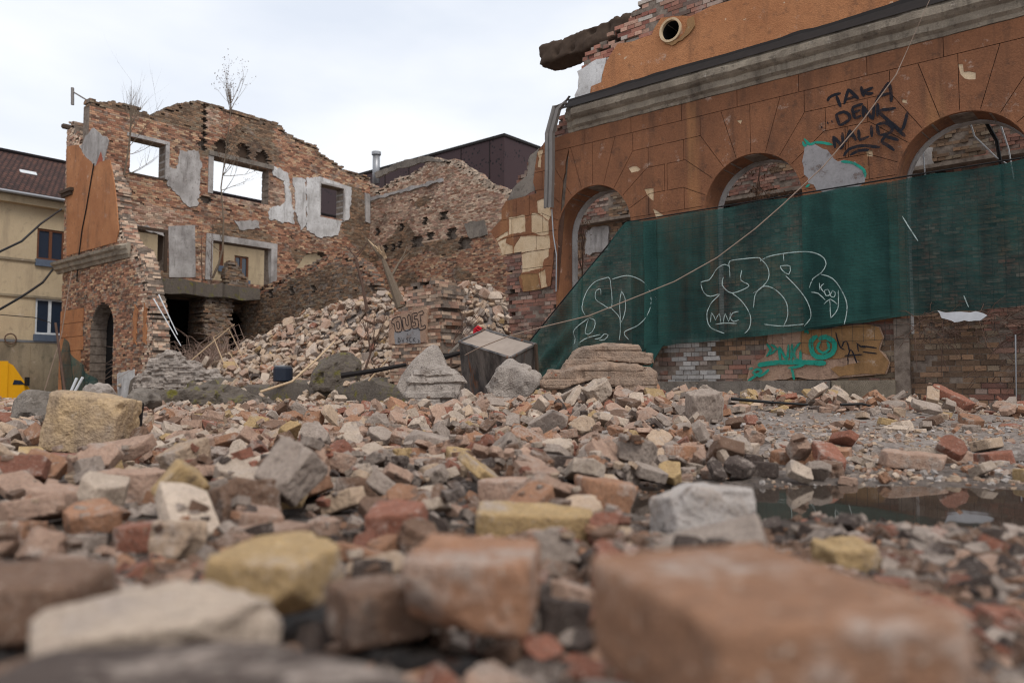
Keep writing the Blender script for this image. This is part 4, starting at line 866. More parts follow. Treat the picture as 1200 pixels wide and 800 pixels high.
# --- hero pieces read off the photograph: kind, v, X, Y, yaw, size factors, colour, label
HERO = [
 ('brick', 0, .197, .675, R(108), (.96, 1.5, 1.3), 'tan', .142, 'huge blurred orange brown brick in the lower right corner'),
 ('half', 0, -.045, .965, R(-8), (1.1, 1.0, 1.2), 'orange', .11, 'blurred orange half brick standing square in the bottom centre'),
 ('bat', 1, -.32, 1.13, R(80), (1.15, 1.1, 1.1), 'yellow', .085, 'blurred yellow brick with a cream top, left of the bottom centre'),
 ('stone', 4, -.345, .80, R(25), (.88, .8, .6), 'pale', .085, 'large blurred off white slab in the lower left foreground'),
 ('slab', 1, -.62, .98, R(5), (1.0, .8, 1.5), 'brown', .085, 'flat brown blurred brick at the left edge'),
 ('half', 1, -.165, 1.0, R(35), (.75, .7, .95), 'brown', .07, 'dark red blurred brick chunk between the white slab and the half brick'),
 ('slab', 2, -.22, .57, R(6), (1.5, .9, 1.0), 'dark', .115, 'dark blurred slate coloured slab along the bottom edge'),
 ('bat', 2, -.43, .66, R(60), (.9, .8, 1.2), 'brown', .06, 'red brown blurred chunk in the bottom left corner'),
 ('stone', 1, .44, 1.86, R(15), (.95, .8, .85), 'light', None, 'light grey angular stone beside the puddle'),
 ('brick', 1, .05, 1.83, R(-3), (.92, .9, 1.1), 'yellow', None, 'long yellow brick lying flat just before the puddle, centre'),
 ('half', 2, -.255, 1.8, R(-5), (1.0, .9, 1.05), 'red', None, 'bright red half brick in the centre foreground'),
 ('bat', 3, .27, 2.28, R(30), (1.0, 1.1, 1.35), 'orange', None, 'tilted orange brick with mossy yellow edge left of the grey stone'),
 ('bat', 4, .01, 2.36, R(-20), (1.15, 1.1, 1.35), 'pink', None, 'pinkish broken brick behind the long yellow brick'),
 ('stone', 1, -.68, 2.03, R(40), (.7, .8, .75), 'brown', None, 'brown hollowed stone chunk next to a blue grey one'),
 ('stone', 2, -.575, 2.1, R(-30), (.65, .6, .85), 'grey', None, 'blue grey pointed stone chunk in the left middle foreground'),
 ('half', 3, -.85, 2.06, R(38), (.8, .8, 1.5), 'yellow', None, 'tilted dark yellow brick cube left of the blue grey stone'),
 ('stone', 3, -1.14, 2.42, R(5), (.85, .9, .75), 'pink', None, 'big pinkish grey stone with a shaded underside at left'),
 ('bat', 0, -1.19, 2.12, R(-5), (.8, .9, 1.2), 'pink', None, 'pale pink brick chunk at left below the big pinkish stone'),
 ('half', 4, -1.06, 2.08, R(20), (.65, .8, 1.1), 'pale', None, 'small whitish brick chunk touching the pale pink one'),
 ('half', 1, -.79, 1.72, R(0), (.6, .6, .9), 'red', None, 'small orange red brick piece among grey chips at left'),
 ('brick', 2, -1.8, 3.1, R(4), (.9, .9, 1.0), 'red', None, 'long dark red brick lying near the left edge'),
 ('lump', 0, .64, 1.55, R(10), (.85, .8, .65), 'yellow', None, 'yellow stone lump in front of the puddle at right'),
 ('brick', 3, 1.72, 3.42, R(-3), (1.0, .9, 1.0), 'pink', None, 'long reddish brick lying alone on the bare ground at right'),
 ('half', 0, 2.05, 3.75, R(-4), (1.1, 1, 1.1), 'pink', None, 'pale pink square brick right of the long reddish brick'),
 ('bat', 1, 2.33, 3.85, R(5), (.9, 1, 1.1), 'red', None, 'rough red brick at the right edge of the bare ground'),
 ('bat', 2, .73, 3.6, R(20), (.95, 1.1, 1.2), 'orange', None, 'clean orange brick standing out at the middle right'),
 ('stone', 4, 1.42, 5.9, R(10), (1.1, 1.0, 1.5), 'grey', None, 'upright grey concrete lump in front of the painted parapet'),
 ('bat', 3, 1.12, 3.9, R(-15), (.95, 1.1, 1.3), 'pale', None, 'pale cream faceted stone right of the clean orange brick'),
 ('brick', 4, -.02, 3.5, R(-18), (1.15, .8, 1.0), 'pale', None, 'long pale mortar covered brick sloping down to the right'),
 ('half', 2, -.22, 3.35, R(15), (.8, .8, 1.4), 'yellow', None, 'yellow brick standing upright beside the sloping pale one'),
 ('slab', 3, -.37, 3.9, R(30), (1.3, 1.2, 1.8), 'grey', None, 'grey tilted masonry slab with a pale top edge in the middle'),
 ('half', 4, 2.0, 3.1, R(10), (.5, .6, .8), 'yellow', None, 'small yellow brick near the right edge beyond the puddle'),
 ('brick', 0, .55, 4.2, R(-8), (1.0, 1.0, 1.2), 'grey', None, 'large grey mortar covered brick in the right half of the heap'),
 ('brick', 2, 1.3, 3.62, R(-6), (.95, .9, 1.0), 'orange', None, 'orange brick lying flat beside the pale faceted stone'),
 ('bat', 0, 1.0, 3.15, R(60), (.6, .7, .9), 'dark', None, 'small dark stone on the wet ground behind the puddle'),
 ('lump', 2, 1.27, 3.2, R(0), (.8, .8, .7), 'brown', None, 'dark brown lump on the wet ground behind the puddle'),
]
hero_specs = []
for (kn, v, x, y, yaw, sz, col, zc, lab) in HERO:
    D = KIND[kn]; dims = (D[0]*sz[0], D[1]*sz[1], D[2]*sz[2])
    rot = None
    if zc is not None: rot = Matrix.Rotation(random.uniform(-.04, .04), 3, 'X') @ Matrix.Rotation(random.uniform(-.04, .04), 3, 'Y')
    if 'upright' in lab and kn == 'half': rot = Matrix.Rotation(R(12), 3, 'X')
    if 'tilted dark' in lab: rot = Matrix.Rotation(R(38), 3, 'Y') @ Matrix.Rotation(R(15), 3, 'X')
    if 'sloping down' in lab: rot = Matrix.Rotation(R(8), 3, 'Y')
    f = place(kn, v, x, y, yaw, 1., .06, col, z=zc, rot=rot, hero=lab, dims=dims, sink=.25); f['sz'] = sz
# areas kept clear for the large things placed later
BLOCKS = [(-2.28, 4.12, .4), (-2.1, 3.75, .35), (-1.95, 3.5, .3), (-3.1, 7.6, .5), (-.82, 8.3, .5), (.12, 9.0, .5), (1.1, 9.1, .9), (-.25, 11.2, .85)]
def rr_col(heap):
    t_ = random.random()*sum(c[2 if heap else 1] for c in CLAY.values())
    for n_, c_ in CLAY.items():
        t_ -= c_[2 if heap else 1]
        if t_ <= 0: return n_
    return 'pink'
def dens(x, y):
    bx, by, _ = w2b((x, y, 0))
    if by > -.1: return 0
    if by > -1.6 and -21 < bx < -11: return .5
    d = 1.0
    edge = .45+.085*y
    r = sm(edge-.5, edge+.9, x - (0 if y > 3 else 0))          # bare wet ground at right
    far = sm(6.2, 9.5, y)
    d = 1 - .965*r*(1-far) - .35*r*far
    d *= .16+.84*sm(1.9, 3.3, y)
    if x > .38 and y < 2.3: return 0
    if x < -1.2 and y < 3.6: d *= .55
    for (cx, cy, rx, ry) in ((1.15, 2.4, .8, .5), (2.6, 4.0, .8, .42)):
        if ((x-cx)/rx)**2+((y-cy)/ry)**2 < 1.5: return 0
    return d
KW = [('brick', 3), ('half', 5), ('bat', 5), ('lump', 4), ('slab', 2), ('stone', .9)]
def rk():
    t_ = random.random()*sum(w_ for _, w_ in KW)
    for k_, w_ in KW:
        t_ -= w_
        if t_ <= 0: return k_
    return 'half'
def scatter(n, sample, heap, tilt=.22, smin=.55, smax=1.05, ok=None):
    for _ in range(n):
        x, y = sample()
        if ok and not ok(x, y): continue
        k = rk(); v = random.randrange(5); s = random.uniform(smin, smax)
        if k == 'stone': s *= .8
        if y < 1.3: s *= .6
        place(k, v, x, y, random.uniform(0, 6.28), s*(random.uniform(1.3, 1.9) if random.random() < .05 and (heap or (y > 6 and x > -1)) else 1), tilt, rr_col(heap), cp=(.22 if heap else cap(x, y)))
def samp_field():
    while True:
        y = random.uniform(1.05, 19); x = random.uniform(-.72*y-.3, .72*y+.3)
        d = dens(x, y)
        if random.random() < d and not any((x-a)**2+(y-b)**2 < (c*.8)**2 for a, b, c in BLOCKS): return x, y
scatter(8200, samp_field, False, smin=.3, smax=.88, tilt=.3)
def samp_near():
    while True:
        y = random.uniform(1.05, 7.5); x = random.uniform(-.7*y-.2, .7*y+.2)
        if random.random() < dens(x, y) and not any((x-a)**2+(y-b)**2 < (c*.8)**2 for a, b, c in BLOCKS): return x, y
scatter(1500, samp_near, False, smin=.3, smax=.7)
def samp_heap():
    while True:
        bx, by = random.uniform(-28.4, -9), random.uniform(.7, 9)
        if by > 6.3 and bx < -19: continue
        d = sm(-28.4, -22, bx)
        if by < 3 or random.random() < .5:
            if random.random() < .25+.75*d: p = b2w((bx, by, 0)); return p.x, p.y
scatter(6000, samp_heap, True, .38, .5, 1.5)
def samp_left():
    while True:
        bx, by = random.uniform(-29, -22), random.uniform(-4, 1.2)
        p = b2w((bx, by, 0)); return p.x, p.y
scatter(350, samp_left, False)
def samp_spill():
    while True:
        bx, by = random.uniform(-21, -12.5), random.gauss(.2, .55)
        if mnoise.noise(Vector((bx*.7, 0, 4))) > -.05: p = b2w((bx, by, 0)); return p.x, p.y
for gi in range(len(gx)):      # the footing is solid: let pieces rest on it
    pass
scatter(420, samp_spill, True, .3, .6, 1.3)
for f in FR[-420:]:
    bb = w2b(f['p'])
    if -.15 < bb.y < .6 and f['p'].z < .6: f['p'].z += max(0, .5-f['p'].z)*.9


# --- chips and gravel: nobody could count them
def build_mass(name, items, mat, label):
    V = []; Fc = []; Cc = []; off = 0
    for (vv_, ff_, Rm, p, s, c) in items:
        q = (vv_*s) @ np.array(Rm).T + np.array(p); V.append(q)
        for f in ff_: Fc.append([k+off for k in f]); Cc.append((c, len(f)))
        off += len(vv_)
    me = bpy.data.meshes.new(name); me.from_pydata(np.concatenate(V).tolist(), [], Fc); me.materials.append(M[mat])
    at = me.color_attributes.new('Col', 'FLOAT_COLOR', 'CORNER')
    arr = np.repeat(np.array([(*c, 1.) for c, _ in Cc], dtype=np.float32), [n for _, n in Cc], axis=0); at.data.foreach_set('color', arr.ravel()); me.update()
    o = bpy.data.objects.new(name, me); COL.objects.link(o); tag(o, label, kind='stuff'); return o
items = []
for _ in range(22000):
    t_ = random.random()
    if t_ < .62: y = .45*math.exp(random.random()*2.6); x = random.uniform(-.75*y, .75*y)
    else: y = random.uniform(1, 16); x = random.uniform(-.1*y, .75*y)
    q_ = ((x-1.15)/.8)**2+((y-2.5)/.42)**2
    if q_ < 1.1 and random.random() < .97: continue
    
    if w2b((x, y, 0))[1] > -.1: continue
    i, j = int((x-HX0)/HG+.5), int((y-HY0)/HG+.5)
    if not (0 <= i < HNX and 0 <= j < HNY): continue
    if MASK[i, j] or HM[i, j]-TZ[i, j] > .025 and random.random() < .93: continue
    k = random.randrange(3); s = random.uniform(.12, .8)*(1 if random.random() < .85 else 1.4)
    if y < .8: s *= .7
    if q_ < 2.2: s *= .5
    Rm = Matrix.Rotation(random.uniform(0, 6.28), 3, 'Z') @ Matrix.Rotation(random.gauss(0, .4), 3, 'X') @ Matrix.Rotation(random.gauss(0, .4), 3, 'Y')
    c = CLAY[random.choice(('grey', 'grey', 'brown', 'pink', 'brown', 'brown', 'red', 'dark', 'orange', 'dark', 'dark'))][0]; f_ = random.uniform(.6, 1.05)
    if y > 2.9 and x > .5: c = CLAY[random.choice(('pale', 'grey', 'pink', 'cream', 'orange', 'light'))][0]; s *= .75
    items.append((*LO[('chip', k)], Rm, (x, y, HM[i, j]+.008*s), s, tuple(q*f_ for q in c)))
for _ in range(17000):       # splinters and crumbs lying on top of the larger pieces
    y = 1.3*math.exp(random.random()*2.35); x = random.uniform(-.72*y, .72*y)
    if random.random() > dens(x, y)**.5 or w2b((x, y, 0))[1] > -.1: continue
    i, j = int((x-HX0)/HG+.5), int((y-HY0)/HG+.5)
    if MASK[i, j] or abs(HM[i, j]-HM[i+1, j]) > .03 or abs(HM[i, j]-HM[i, j+1]) > .03: continue
    s = random.uniform(.1, .55)*(1+.06*y); Rm = Matrix.Rotation(random.uniform(0, 6.28), 3, 'Z') @ Matrix.Rotation(random.gauss(0, .3), 3, 'X')
    c = CLAY[random.choice(('pink', 'pale', 'cream', 'grey', 'grey', 'orange', 'red', 'brown'))][0]; f_ = random.uniform(.7, 1.05)
    items.append((*LO[('chip', random.randrange(3))], Rm, (x, y, HM[i, j]-.004), s, tuple(q*f_ for q in c)))
build_mass('brick_gravel', items, 'frag', None)
# --- who is seen largest: those become objects of their own
V = []; Fc = []; own = []; off = 0
for n_, f in enumerate(FR):
    vv_, ff_ = LO[(f['k'], f['v'])]; sz = np.array(f.get('sz', (1, 1, 1)))*f['s']
    q = (vv_*sz) @ np.array(f['R']).T + np.array(f['p']); f['w'] = q
    for a in ff_: Fc.append([k+off for k in a]); own.append(n_)
    V += q.tolist(); off += len(q)
bvh = BVHTree.FromPolygons(V, Fc); eye = Vector((0, 0, CH)); score = []
for n_, f in enumerate(FR):
    px_, py_, dd = proj(f['p'])
    if dd < .2 or not (-60 < px_ < 1260 and -20 < py_ < 900): score.append(0); continue
    P = [proj(q) for q in f['w']]; wdt = max(p[0] for p in P)-min(p[0] for p in P); hgt = max(p[1] for p in P)-min(p[1] for p in P)
    seen = 0; S_ = list(range(0, len(f['w']), max(1, len(f['w'])//8)))[:9]
    for k in S_:
        q = Vector(f['w'][k]).lerp(f['p'], .25); h = bvh.ray_cast(eye, (q-eye).normalized())
        if h[2] is not None and own[h[2]] == n_: seen += 1
    score.append(wdt*hgt*seen/len(S_))
order = sorted(range(len(FR)), key=lambda k: -score[k]); NIND = 300
ind = set(k for k in order[:NIND] if score[k] > 0) | set(k for k, f in enumerate(FR) if f['hero'])
PHR = {'red': 'red', 'orange': 'orange', 'yellow': 'yellow', 'pink': 'pinkish', 'pale': 'whitish', 'cream': 'cream', 'tan': 'tan', 'light': 'light grey', 'grey': 'grey', 'brown': 'brown', 'dark': 'dark'}
SH = {'brick': 'brick', 'half': 'half brick', 'bat': 'broken brick', 'lump': 'lump', 'slab': 'flat slab', 'stone': 'stone'}
NAME = {'brick': 'brick', 'half': 'broken_brick', 'bat': 'broken_brick', 'lump': 'mortar_lump', 'slab': 'masonry_fragment', 'stone': 'stone_chunk'}
LM = [('the huge blurred brick', 920, 700), ('the central half brick', 545, 690), ('the blurred yellow brick', 322, 660), ('the blurred white slab', 190, 700), ('the light grey stone', 820, 590), ('the long yellow brick', 622, 608),
      ('the bright red half brick', 468, 613), ('the blue grey stone', 305, 575), ('the tilted yellow cube', 207, 585), ('the big pinkish stone', 152, 565), ('the sandstone block', 92, 495), ('the long dark red brick', 42, 557),
      ('the lone long reddish brick', 1073, 510), ('the upright grey lump', 828, 477), ('the clean orange brick', 795, 530), ('the pale faceted stone', 880, 515), ('the sloping pale brick', 595, 530), ('the layered masonry block', 700, 440),
      ('the plastered wall chunk', 505, 440), ('the puddle', 1000, 585), ('the painted parapet', 970, 430), ('the grey masonry slab', 515, 505), ('the round concrete boulder', 605, 447), ('the footing', 300, 460)]
ORD = ['nearest', 'second', 'third', 'fourth', 'fifth', 'sixth', 'seventh', 'eighth', 'ninth', 'tenth', 'eleventh', 'twelfth']
tmp = {}
for k in ind:
    f = FR[k]
    if f['hero']: continue
    px_, py_, dd = proj(f['p']); b = min(LM, key=lambda l: math.hypot(l[1]-px_, (l[2]-py_)*1.6)); dx_, dy_ = px_-b[1], (py_-b[2])*1.6
    dr = ('to the right of' if dx_ > 0 else 'to the left of') if abs(dx_) > abs(dy_) else ('in front of' if dy_ > 0 else 'behind')
    tmp.setdefault((PHR[f['c']], SH[f['k']], dr, b[0]), []).append((math.hypot(dx_, dy_), k))
for key, L_ in tmp.items():
    L_.sort()
    for q, (_, k) in enumerate(L_):
        pre = f'{key[0]} {key[1]}' if len(L_) == 1 else f'{ORD[min(q, 11)]} {key[0]} {key[1]}'
        FR[k]['lab'] = f'{pre} {key[2]} {key[3]}'
for k in sorted(ind):
    f = FR[k]; sz = f.get('sz', (1, 1, 1))
    o = bpy.data.objects.new(NAME[f['k']], HI[(f['k'], f['v'])]); COL.objects.link(o)
    o.matrix_world = Matrix.Translation(f['p']) @ f['R'].to_4x4() @ Matrix.Diagonal((sz[0]*f['s'], sz[1]*f['s'], sz[2]*f['s'], 1))
    c = CLAY[f['c']][0]; jj = f['j'] if not f['hero'] else 1.; o.color = (c[0]*jj, c[1]*jj, c[2]*jj, 1)
    tag(o, f['hero'] or f['lab'], {'brick': 'brick', 'half': 'brick', 'bat': 'brick', 'lump': 'mortar lump', 'slab': 'masonry slab', 'stone': 'stone'}[f['k']], 'bricks and chunks strewn over the site')
fld = [f for k, f in enumerate(FR) if k not in ind]
def itm(f): c = CLAY[f['c']][0]; return (*LO[(f['k'], f['v'])], f['R'], f['p'], f['s'], tuple(q*f['j'] for q in c))
build_mass('brick_rubble', [itm(f) for f in fld if w2b(f['p'])[1] <= 0], 'frag', None)
build_mass('rubble_heap', [itm(f) for f in fld if w2b(f['p'])[1] > 0], 'frag', None)
# ================================================================== LARGE PIECES
def rock(name, px, D, th, mat, label, cat, amp=.02, vox=.03, shrink=.8, seed=1, parent=None, tilt=0, group=None, fr=4, zoff=0, yaw=0, cuts=5, jag=.6, course=0):
    """a lump whose face outline is given at distance D, with real thickness th"""
    P = [atD(a, b, D) for a, b in px]; P = [(p.x, p.z+zoff) for p in P]; cx = sum(p[0] for p in P)/len(P); cz = sum(p[1] for p in P)/len(P); z0 = min(p[1] for p in P)
    bm = bmesh.new(); rings = []
    for k, (y, s) in enumerate(((0, .93), (.12*th, 1), (.7*th, 1), (th, shrink))):
        rings.append([bm.verts.new((cx+(x-cx)*s, D+y+tilt*(z-z0), z0+(z-z0)*s)) for x, z in P])
    n = len(P); bm.faces.new(rings[0][::-1]) if False else bm.faces.new(rings[0]); bm.faces.new(rings[3][::-1])
    for k in range(3):
        for q in range(n): bm.faces.new((rings[k][q], rings[k+1][q], rings[k+1][(q+1) % n], rings[k][(q+1) % n]))
    bmesh.ops.recalc_face_normals(bm, faces=bm.faces[:]); bmesh.ops.translate(bm, vec=(-cx, -D-th/2, -z0), verts=bm.verts[:])
    rk_ = random.Random(seed); wx = max(p[0] for p in P)-min(p[0] for p in P); hz_ = max(p[1] for p in P)-z0
    for _ in range(cuts):
        n_ = Vector((rk_.uniform(-1, 1), rk_.uniform(-1, .2), rk_.uniform(.0, 1))).normalized(); pc = Vector((n_.x*wx*.5, n_.y*th*.5, hz_*.5+n_.z*hz_*.5))*1.0
        pc = Vector((0, 0, hz_*.5))+(pc-Vector((0, 0, hz_*.5)))*rk_.uniform(.8, .97)
        r = bmesh.ops.bisect_plane(bm, geom=bm.verts[:]+bm.edges[:]+bm.faces[:], plane_co=pc, plane_no=n_, clear_outer=True)
        ed = [e for e in r['geom_cut'] if isinstance(e, bmesh.types.BMEdge)]
        if ed: bmesh.ops.holes_fill(bm, edges=ed)
    me = hi_mesh(bm, name, vox*.8, amp, mat, seed, fr, jag, course); bm.free()
    me.polygons.foreach_set('use_smooth', [False]*len(me.polygons))
    o = bpy.data.objects.new(name, me); COL.objects.link(o)
    if parent is None: o.location = (cx, D+th/2, z0); tag(o, label, cat, group)
    else: o.parent = parent; o.location = Vector((cx, D+th/2, z0))-parent.location; tag(o, label)
    return o
def zm(L, ox, oy, s): return [(ox+a/s, oy+b/s) for a, b in L]
def wroot(name, label, cat, loc, group=None): return root(name, label, cat, loc, group, bf=False)
plaster('brick_rock', lin(164, 138, 118), lin(140, 122, 108), lin(104, 84, 72), 5, 60, .02, spots=lin(150, 96, 74))
plaster('mortar_rock', lin(172, 160, 150), lin(142, 132, 124), lin(110, 98, 90), 5, 60, .02, spots=lin(120, 108, 98))
lb = wroot('masonry_block', 'big fallen block of layered masonry lying before the left end of the green net', 'masonry block', (1.1, 9.5, .2))
for i, (q, D, th) in enumerate((([(255,275),(320,190),(370,160),(470,138),(600,134),(780,138),(800,185),(885,200),(888,272),(760,262),(560,245),(400,290),(230,335)], 9.0, .75), ([(70,430),(90,380),(150,310),(210,322),(400,285),(560,262),(860,285),(915,330),(920,480),(700,475),(670,440),(540,440),(480,372),(230,450),(120,450)], 8.85, .95), ([(200,440),(480,375),(560,435),(700,455),(700,530),(280,530)], 9.0, .8))):
    rock('masonry_layer', zm(q, 620, 380, 6), D, th, ['brick_rock', 'brick_rock', 'mortar_rock'][i], None, None, .012, .018, .9, 3+i, parent=lb, course=.02, cuts=0, jag=1.2)
ch = wroot('plastered_wall_chunk', 'fallen wall chunk with grey plaster face leaning up in front of the lettered pier', 'wall chunk', (-.8, 8.4, .1))
rock('plaster_slab', zm([(140,440),(170,360),(250,250),(340,165),(385,133),(425,140),(455,190),(480,250),(510,330),(500,480),(200,520)], 440, 380, 6), 8.45, .2, 'mortar_rock', None, None, .005, .016, .97, 9, parent=ch, tilt=.25, cuts=0)
rock('brick_backing', zm([(200,500),(215,400),(250,340),(330,290),(400,265),(500,300),(560,350),(615,410),(600,470),(560,520),(500,560),(430,580),(240,540)], 440, 380, 6), 8.1, .42, 'mortar_rock', None, None, .014, .018, .85, 10, parent=ch, tilt=.2, course=.05, cuts=2)
rock('concrete_boulder', zm([(765,440),(800,390),(840,340),(890,285),(930,250),(965,240),(1005,270),(1090,300),(1155,360),(1160,420),(1080,500),(950,530),(850,520),(790,480)], 440, 380, 6), 8.9, .55, 'mortar_rock', 'rounded pale concrete boulder with a dark hollow, left of the layered masonry block', 'boulder', .035, .03, .75, 12)
rock('sandstone_block', zm([(165,175),(300,182),(425,208),(412,300),(400,388),(325,402),(220,392),(128,378),(135,310),(150,240)], 0, 400, 3), 4.05, .26, 'sandstone', 'square yellow sandstone block standing on edge at the left', 'stone block', .009, .012, .96, 14, fr=7, cuts=0, jag=1.1)
rock('block_dark_side', zm([(423,206),(434,210),(428,300),(408,392),(396,392),(410,300)], 0, 400, 3), 4.12, .24, 'black_char', 'thin black tarred slab against the right side of the sandstone block', 'slab', .002, .012, .95, 15, cuts=0)  # separate black piece drawn for the block's thin dark side
rock('concrete_block', zm([(-60,192),(60,186),(120,188),(148,215),(152,250),(140,300),(-60,310)], 0, 400, 3), 6.2, .6, 'concrete', 'rough grey concrete block at the left edge behind the sandstone block', 'concrete block', .03, .03, .85, 16)
rock('charred_slab', zm([(-60,345),(60,338),(132,330),(135,388),(60,395),(-60,398)], 0, 400, 3), 4.4, .3, 'black_char', 'dark charred flat slab at the left edge beside the sandstone block', 'slab', .008, .02, .9, 17)
rock('pale_rubble_piece', zm([(-60,285),(20,275),(60,300),(55,340),(-60,345)], 0, 400, 3), 5.4, .3, 'mortar_rock', 'grey rubble piece on top of the charred slab at the left edge', 'rubble piece', .02, .02, .85, 18)
rock('grey_boulder', [(86,462),(92,455),(102,450),(112,453),(118,462),(116,470),(86,470)], 16, .8, 'mortar_rock', 'small pale boulder below the hanging green sheet at left', 'boulder', .05, .06, .8, 19)
rock('mossy_concrete_lump', zm([(640,790),(655,700),(680,640),(760,618),(825,608),(860,640),(872,690),(868,790)], 200, 260, 4), 19.5, .9, 'mossy', 'grey concrete lump with yellow moss on the footing', 'concrete lump', .04, .06, .85, 20)
rock('fallen_masonry', [(152,452),(158,440),(168,431),(176,420),(186,411),(199,412),(204,422),(214,420),(226,430),(246,438),(262,448),(262,456),(152,458)], 24.2, 1.3, 'mortar_rock', 'pale fallen masonry heap at the foot of the torn front', 'masonry heap', .05, .04, .8, 21, course=.12, cuts=3)
rock('concrete_ledge', [(128,466),(140,460),(190,457),(250,452),(300,452),(330,456),(330,474),(128,478)], 15.5, 1.0, 'mossy', 'long dark broken concrete ledge behind the sandstone block', 'concrete ledge', .06, .06, .85, 22)
rock('concrete_ledge', [(138,464),(150,455),(168,459),(171,470),(165,480),(142,480)], 10.5, .6, 'concrete', 'dark rounded concrete stub just right of the sandstone block', 'concrete stub', .03, .03, .8, 23)
# sheet metal box
T_ = [atD(538, 402, 12.0), atD(598, 421, 11.0), atD(628, 405, 11.7), atD(568, 388, 12.9)]
B_ = [atD(543, 462, 12.1), atD(580, 464, 11.5), atD(626, 460, 11.8), atD(575, 458, 12.7)]
cbx = wroot('sheet_metal_box', 'rusty dark sheet metal box with a dusty dented lid beside the green net', 'metal box', (-.2, 11.9, .2))
def wpart(name, mb, mats, parent, label=None, smooth=False):
    l = parent.location; return part(name, mb, mats, parent, label, smooth, base=tuple(l))
m1 = MB(); i = m1.vs(T_+B_)
for a, b in ((0, 1), (1, 2), (2, 3), (3, 0)): m1.face((i+a, i+b, i+4+b, i+4+a))
m1.face((i+4, i+5, i+6, i+7)); wpart('body', m1, 'rusty_sheet', cbx)
m1 = MB(); n = 8
for a in range(n+1):
    for b in range(n+1):
        p = T_[0].lerp(T_[1], a/n).lerp(T_[3].lerp(T_[2], a/n), b/n); s = math.sin(math.pi*a/n)*math.sin(math.pi*b/n)
        m1.v.append(tuple(p+Vector((0, 0, .02-.16*s+.07*mnoise.noise(p*3)*s))))
for a in range(n):
    for b in range(n): m1.face((a*(n+1)+b, (a+1)*(n+1)+b, (a+1)*(n+1)+b+1, a*(n+1)+b+1))
wpart('lid', m1, 'dusty_top', cbx, smooth=True)
for a, b in ((0, 1), (1, 2), (2, 3), (3, 0)):
    m1 = MB(); m1.tube([T_[a]+Vector((0, 0, .02)), T_[b]+Vector((0, 0, .02))], .022, 6); wpart('rim_bar', m1, 'rusty_sheet', cbx)
m1 = MB(); p = atD(628, 403, 11.6); m1.tube([p, atD(630, 450, 11.6)], .03, 6); wpart('corner_post', m1, 'dark_wood_and_shade', cbx)
m1 = MB()
for q in ([(557,385),(556,393),(554,397)], [(557,385),(562,388),(566,392)], [(557,386),(560,383),(564,386)]): m1.tube([atD(a, b, 12.9) for a, b in q], .03, 5)
o = solo('red_ribbon', m1, 'red_cloth', 'scrap of red ribbon on the back corner of the metal box', 'ribbon', tuple(atD(557, 397, 12.9)), bf=False)

# ================================================================== GREEN NET
N = root('debris_net', 'dark green scaffold netting hung across the arches with white outlined letters', 'netting', (-2, -.2, 1))
def ntop(u): return 3.30 if u > -4.92 else 3.30-(-4.92-u)*(2.22/2.1)*(1-.06*math.sin((u+4.92)*1.5))
def nbot(u):
    L_ = [(-7.05, .30), (-6.6, .30), (-5.6, .75), (-4.4, 1.02), (-4.2, 1.07), (-1.96, 1.19), (-.31, 1.35), (1.04, 1.40), (3.6, 1.5)]
    for (a, za), (b, zb) in zip(L_, L_[1:]):
        if u <= b: return za+(zb-za)*(u-a)/(b-a)
    return 1.5
def nety(u, z):
    lf = sm(-4.6, -6.4, u); d = (u+4.92)*.72-(z-3.28)*.69        # distance across the slanting folds
    y = -.2-.03*mnoise.noise(Vector((u*1.3, z*.7, 0)))-.022*mnoise.noise(Vector((u*4, z*1.5, 4)))-.012*mnoise.noise(Vector((u*3+z*6, z*9-u, 7)))
    y -= lf*(.10+.10*(3.3-z)+.055*math.sin(d*16+1.5*mnoise.noise(Vector((u, z, 1))))+.06*mnoise.noise(Vector((d*5, z, 2))))
    return y
m1 = MB(); nu, nv = 210, 46
for a in range(nu+1):
    u = -7.05+10.6*(a/nu)**1.0; zt = ntop(u)-(.035*abs(math.sin(u*2.6))+.015*mnoise.noise(Vector((u*2.1, 5, 0))))*(u > -4.9); zb = nbot(u)+.02*mnoise.noise(Vector((u*3, 0, 0)))
    if zb > zt-.02: zb = zt-.02
    for b in range(nv+1):
        z = zb+(zt-zb)*b/nv; m1.v.append((u, nety(u, z), z)); m1.uv[len(m1.v)-1] = (u, z)
for a in range(nu):
    for b in range(nv): m1.face((a*(nv+1)+b, (a+1)*(nv+1)+b, (a+1)*(nv+1)+b+1, a*(nv+1)+b+1))
net = part('net_sheet', m1, 'net', N, smooth=True)
for (u0, u1, z1, dy) in ((-1.78, -.55, 3.27, .02), (-4.55, -4.3, 3.25, .02), (1.6, 2.4, 3.2, .02)):
    m1 = MB(); na_, nb_ = 24, 30
    for a in range(na_+1):
        u = u0+(u1-u0)*a/na_; zb = nbot(u)+.03
        for b in range(nb_+1):
            z = zb+(z1-zb)*b/nb_; m1.v.append((u, nety(u, z)-dy, z)); m1.uv[len(m1.v)-1] = (u+.3, z)
    for a in range(na_):
        for b in range(nb_): m1.face((a*(nb_+1)+b, (a+1)*(nb_+1)+b, (a+1)*(nb_+1)+b+1, a*(nb_+1)+b+1))
    part('doubled_panel', m1, 'net', N, smooth=True)
m1 = MB(); P = [(-4.45, -.30, 1.08), (-4.17, -.22, 1.1), (-4.3, -.3, .85), (-4.42, -.34, .5), (-4.55, -.34, .62)]
i = m1.vs(P); m1.face([i+k for k in range(5)]); j = m1.vs([(x, y+.01, z) for x, y, z in P]); m1.face([j+k for k in range(5)][::-1]); part('net_flap', m1, 'net', N)
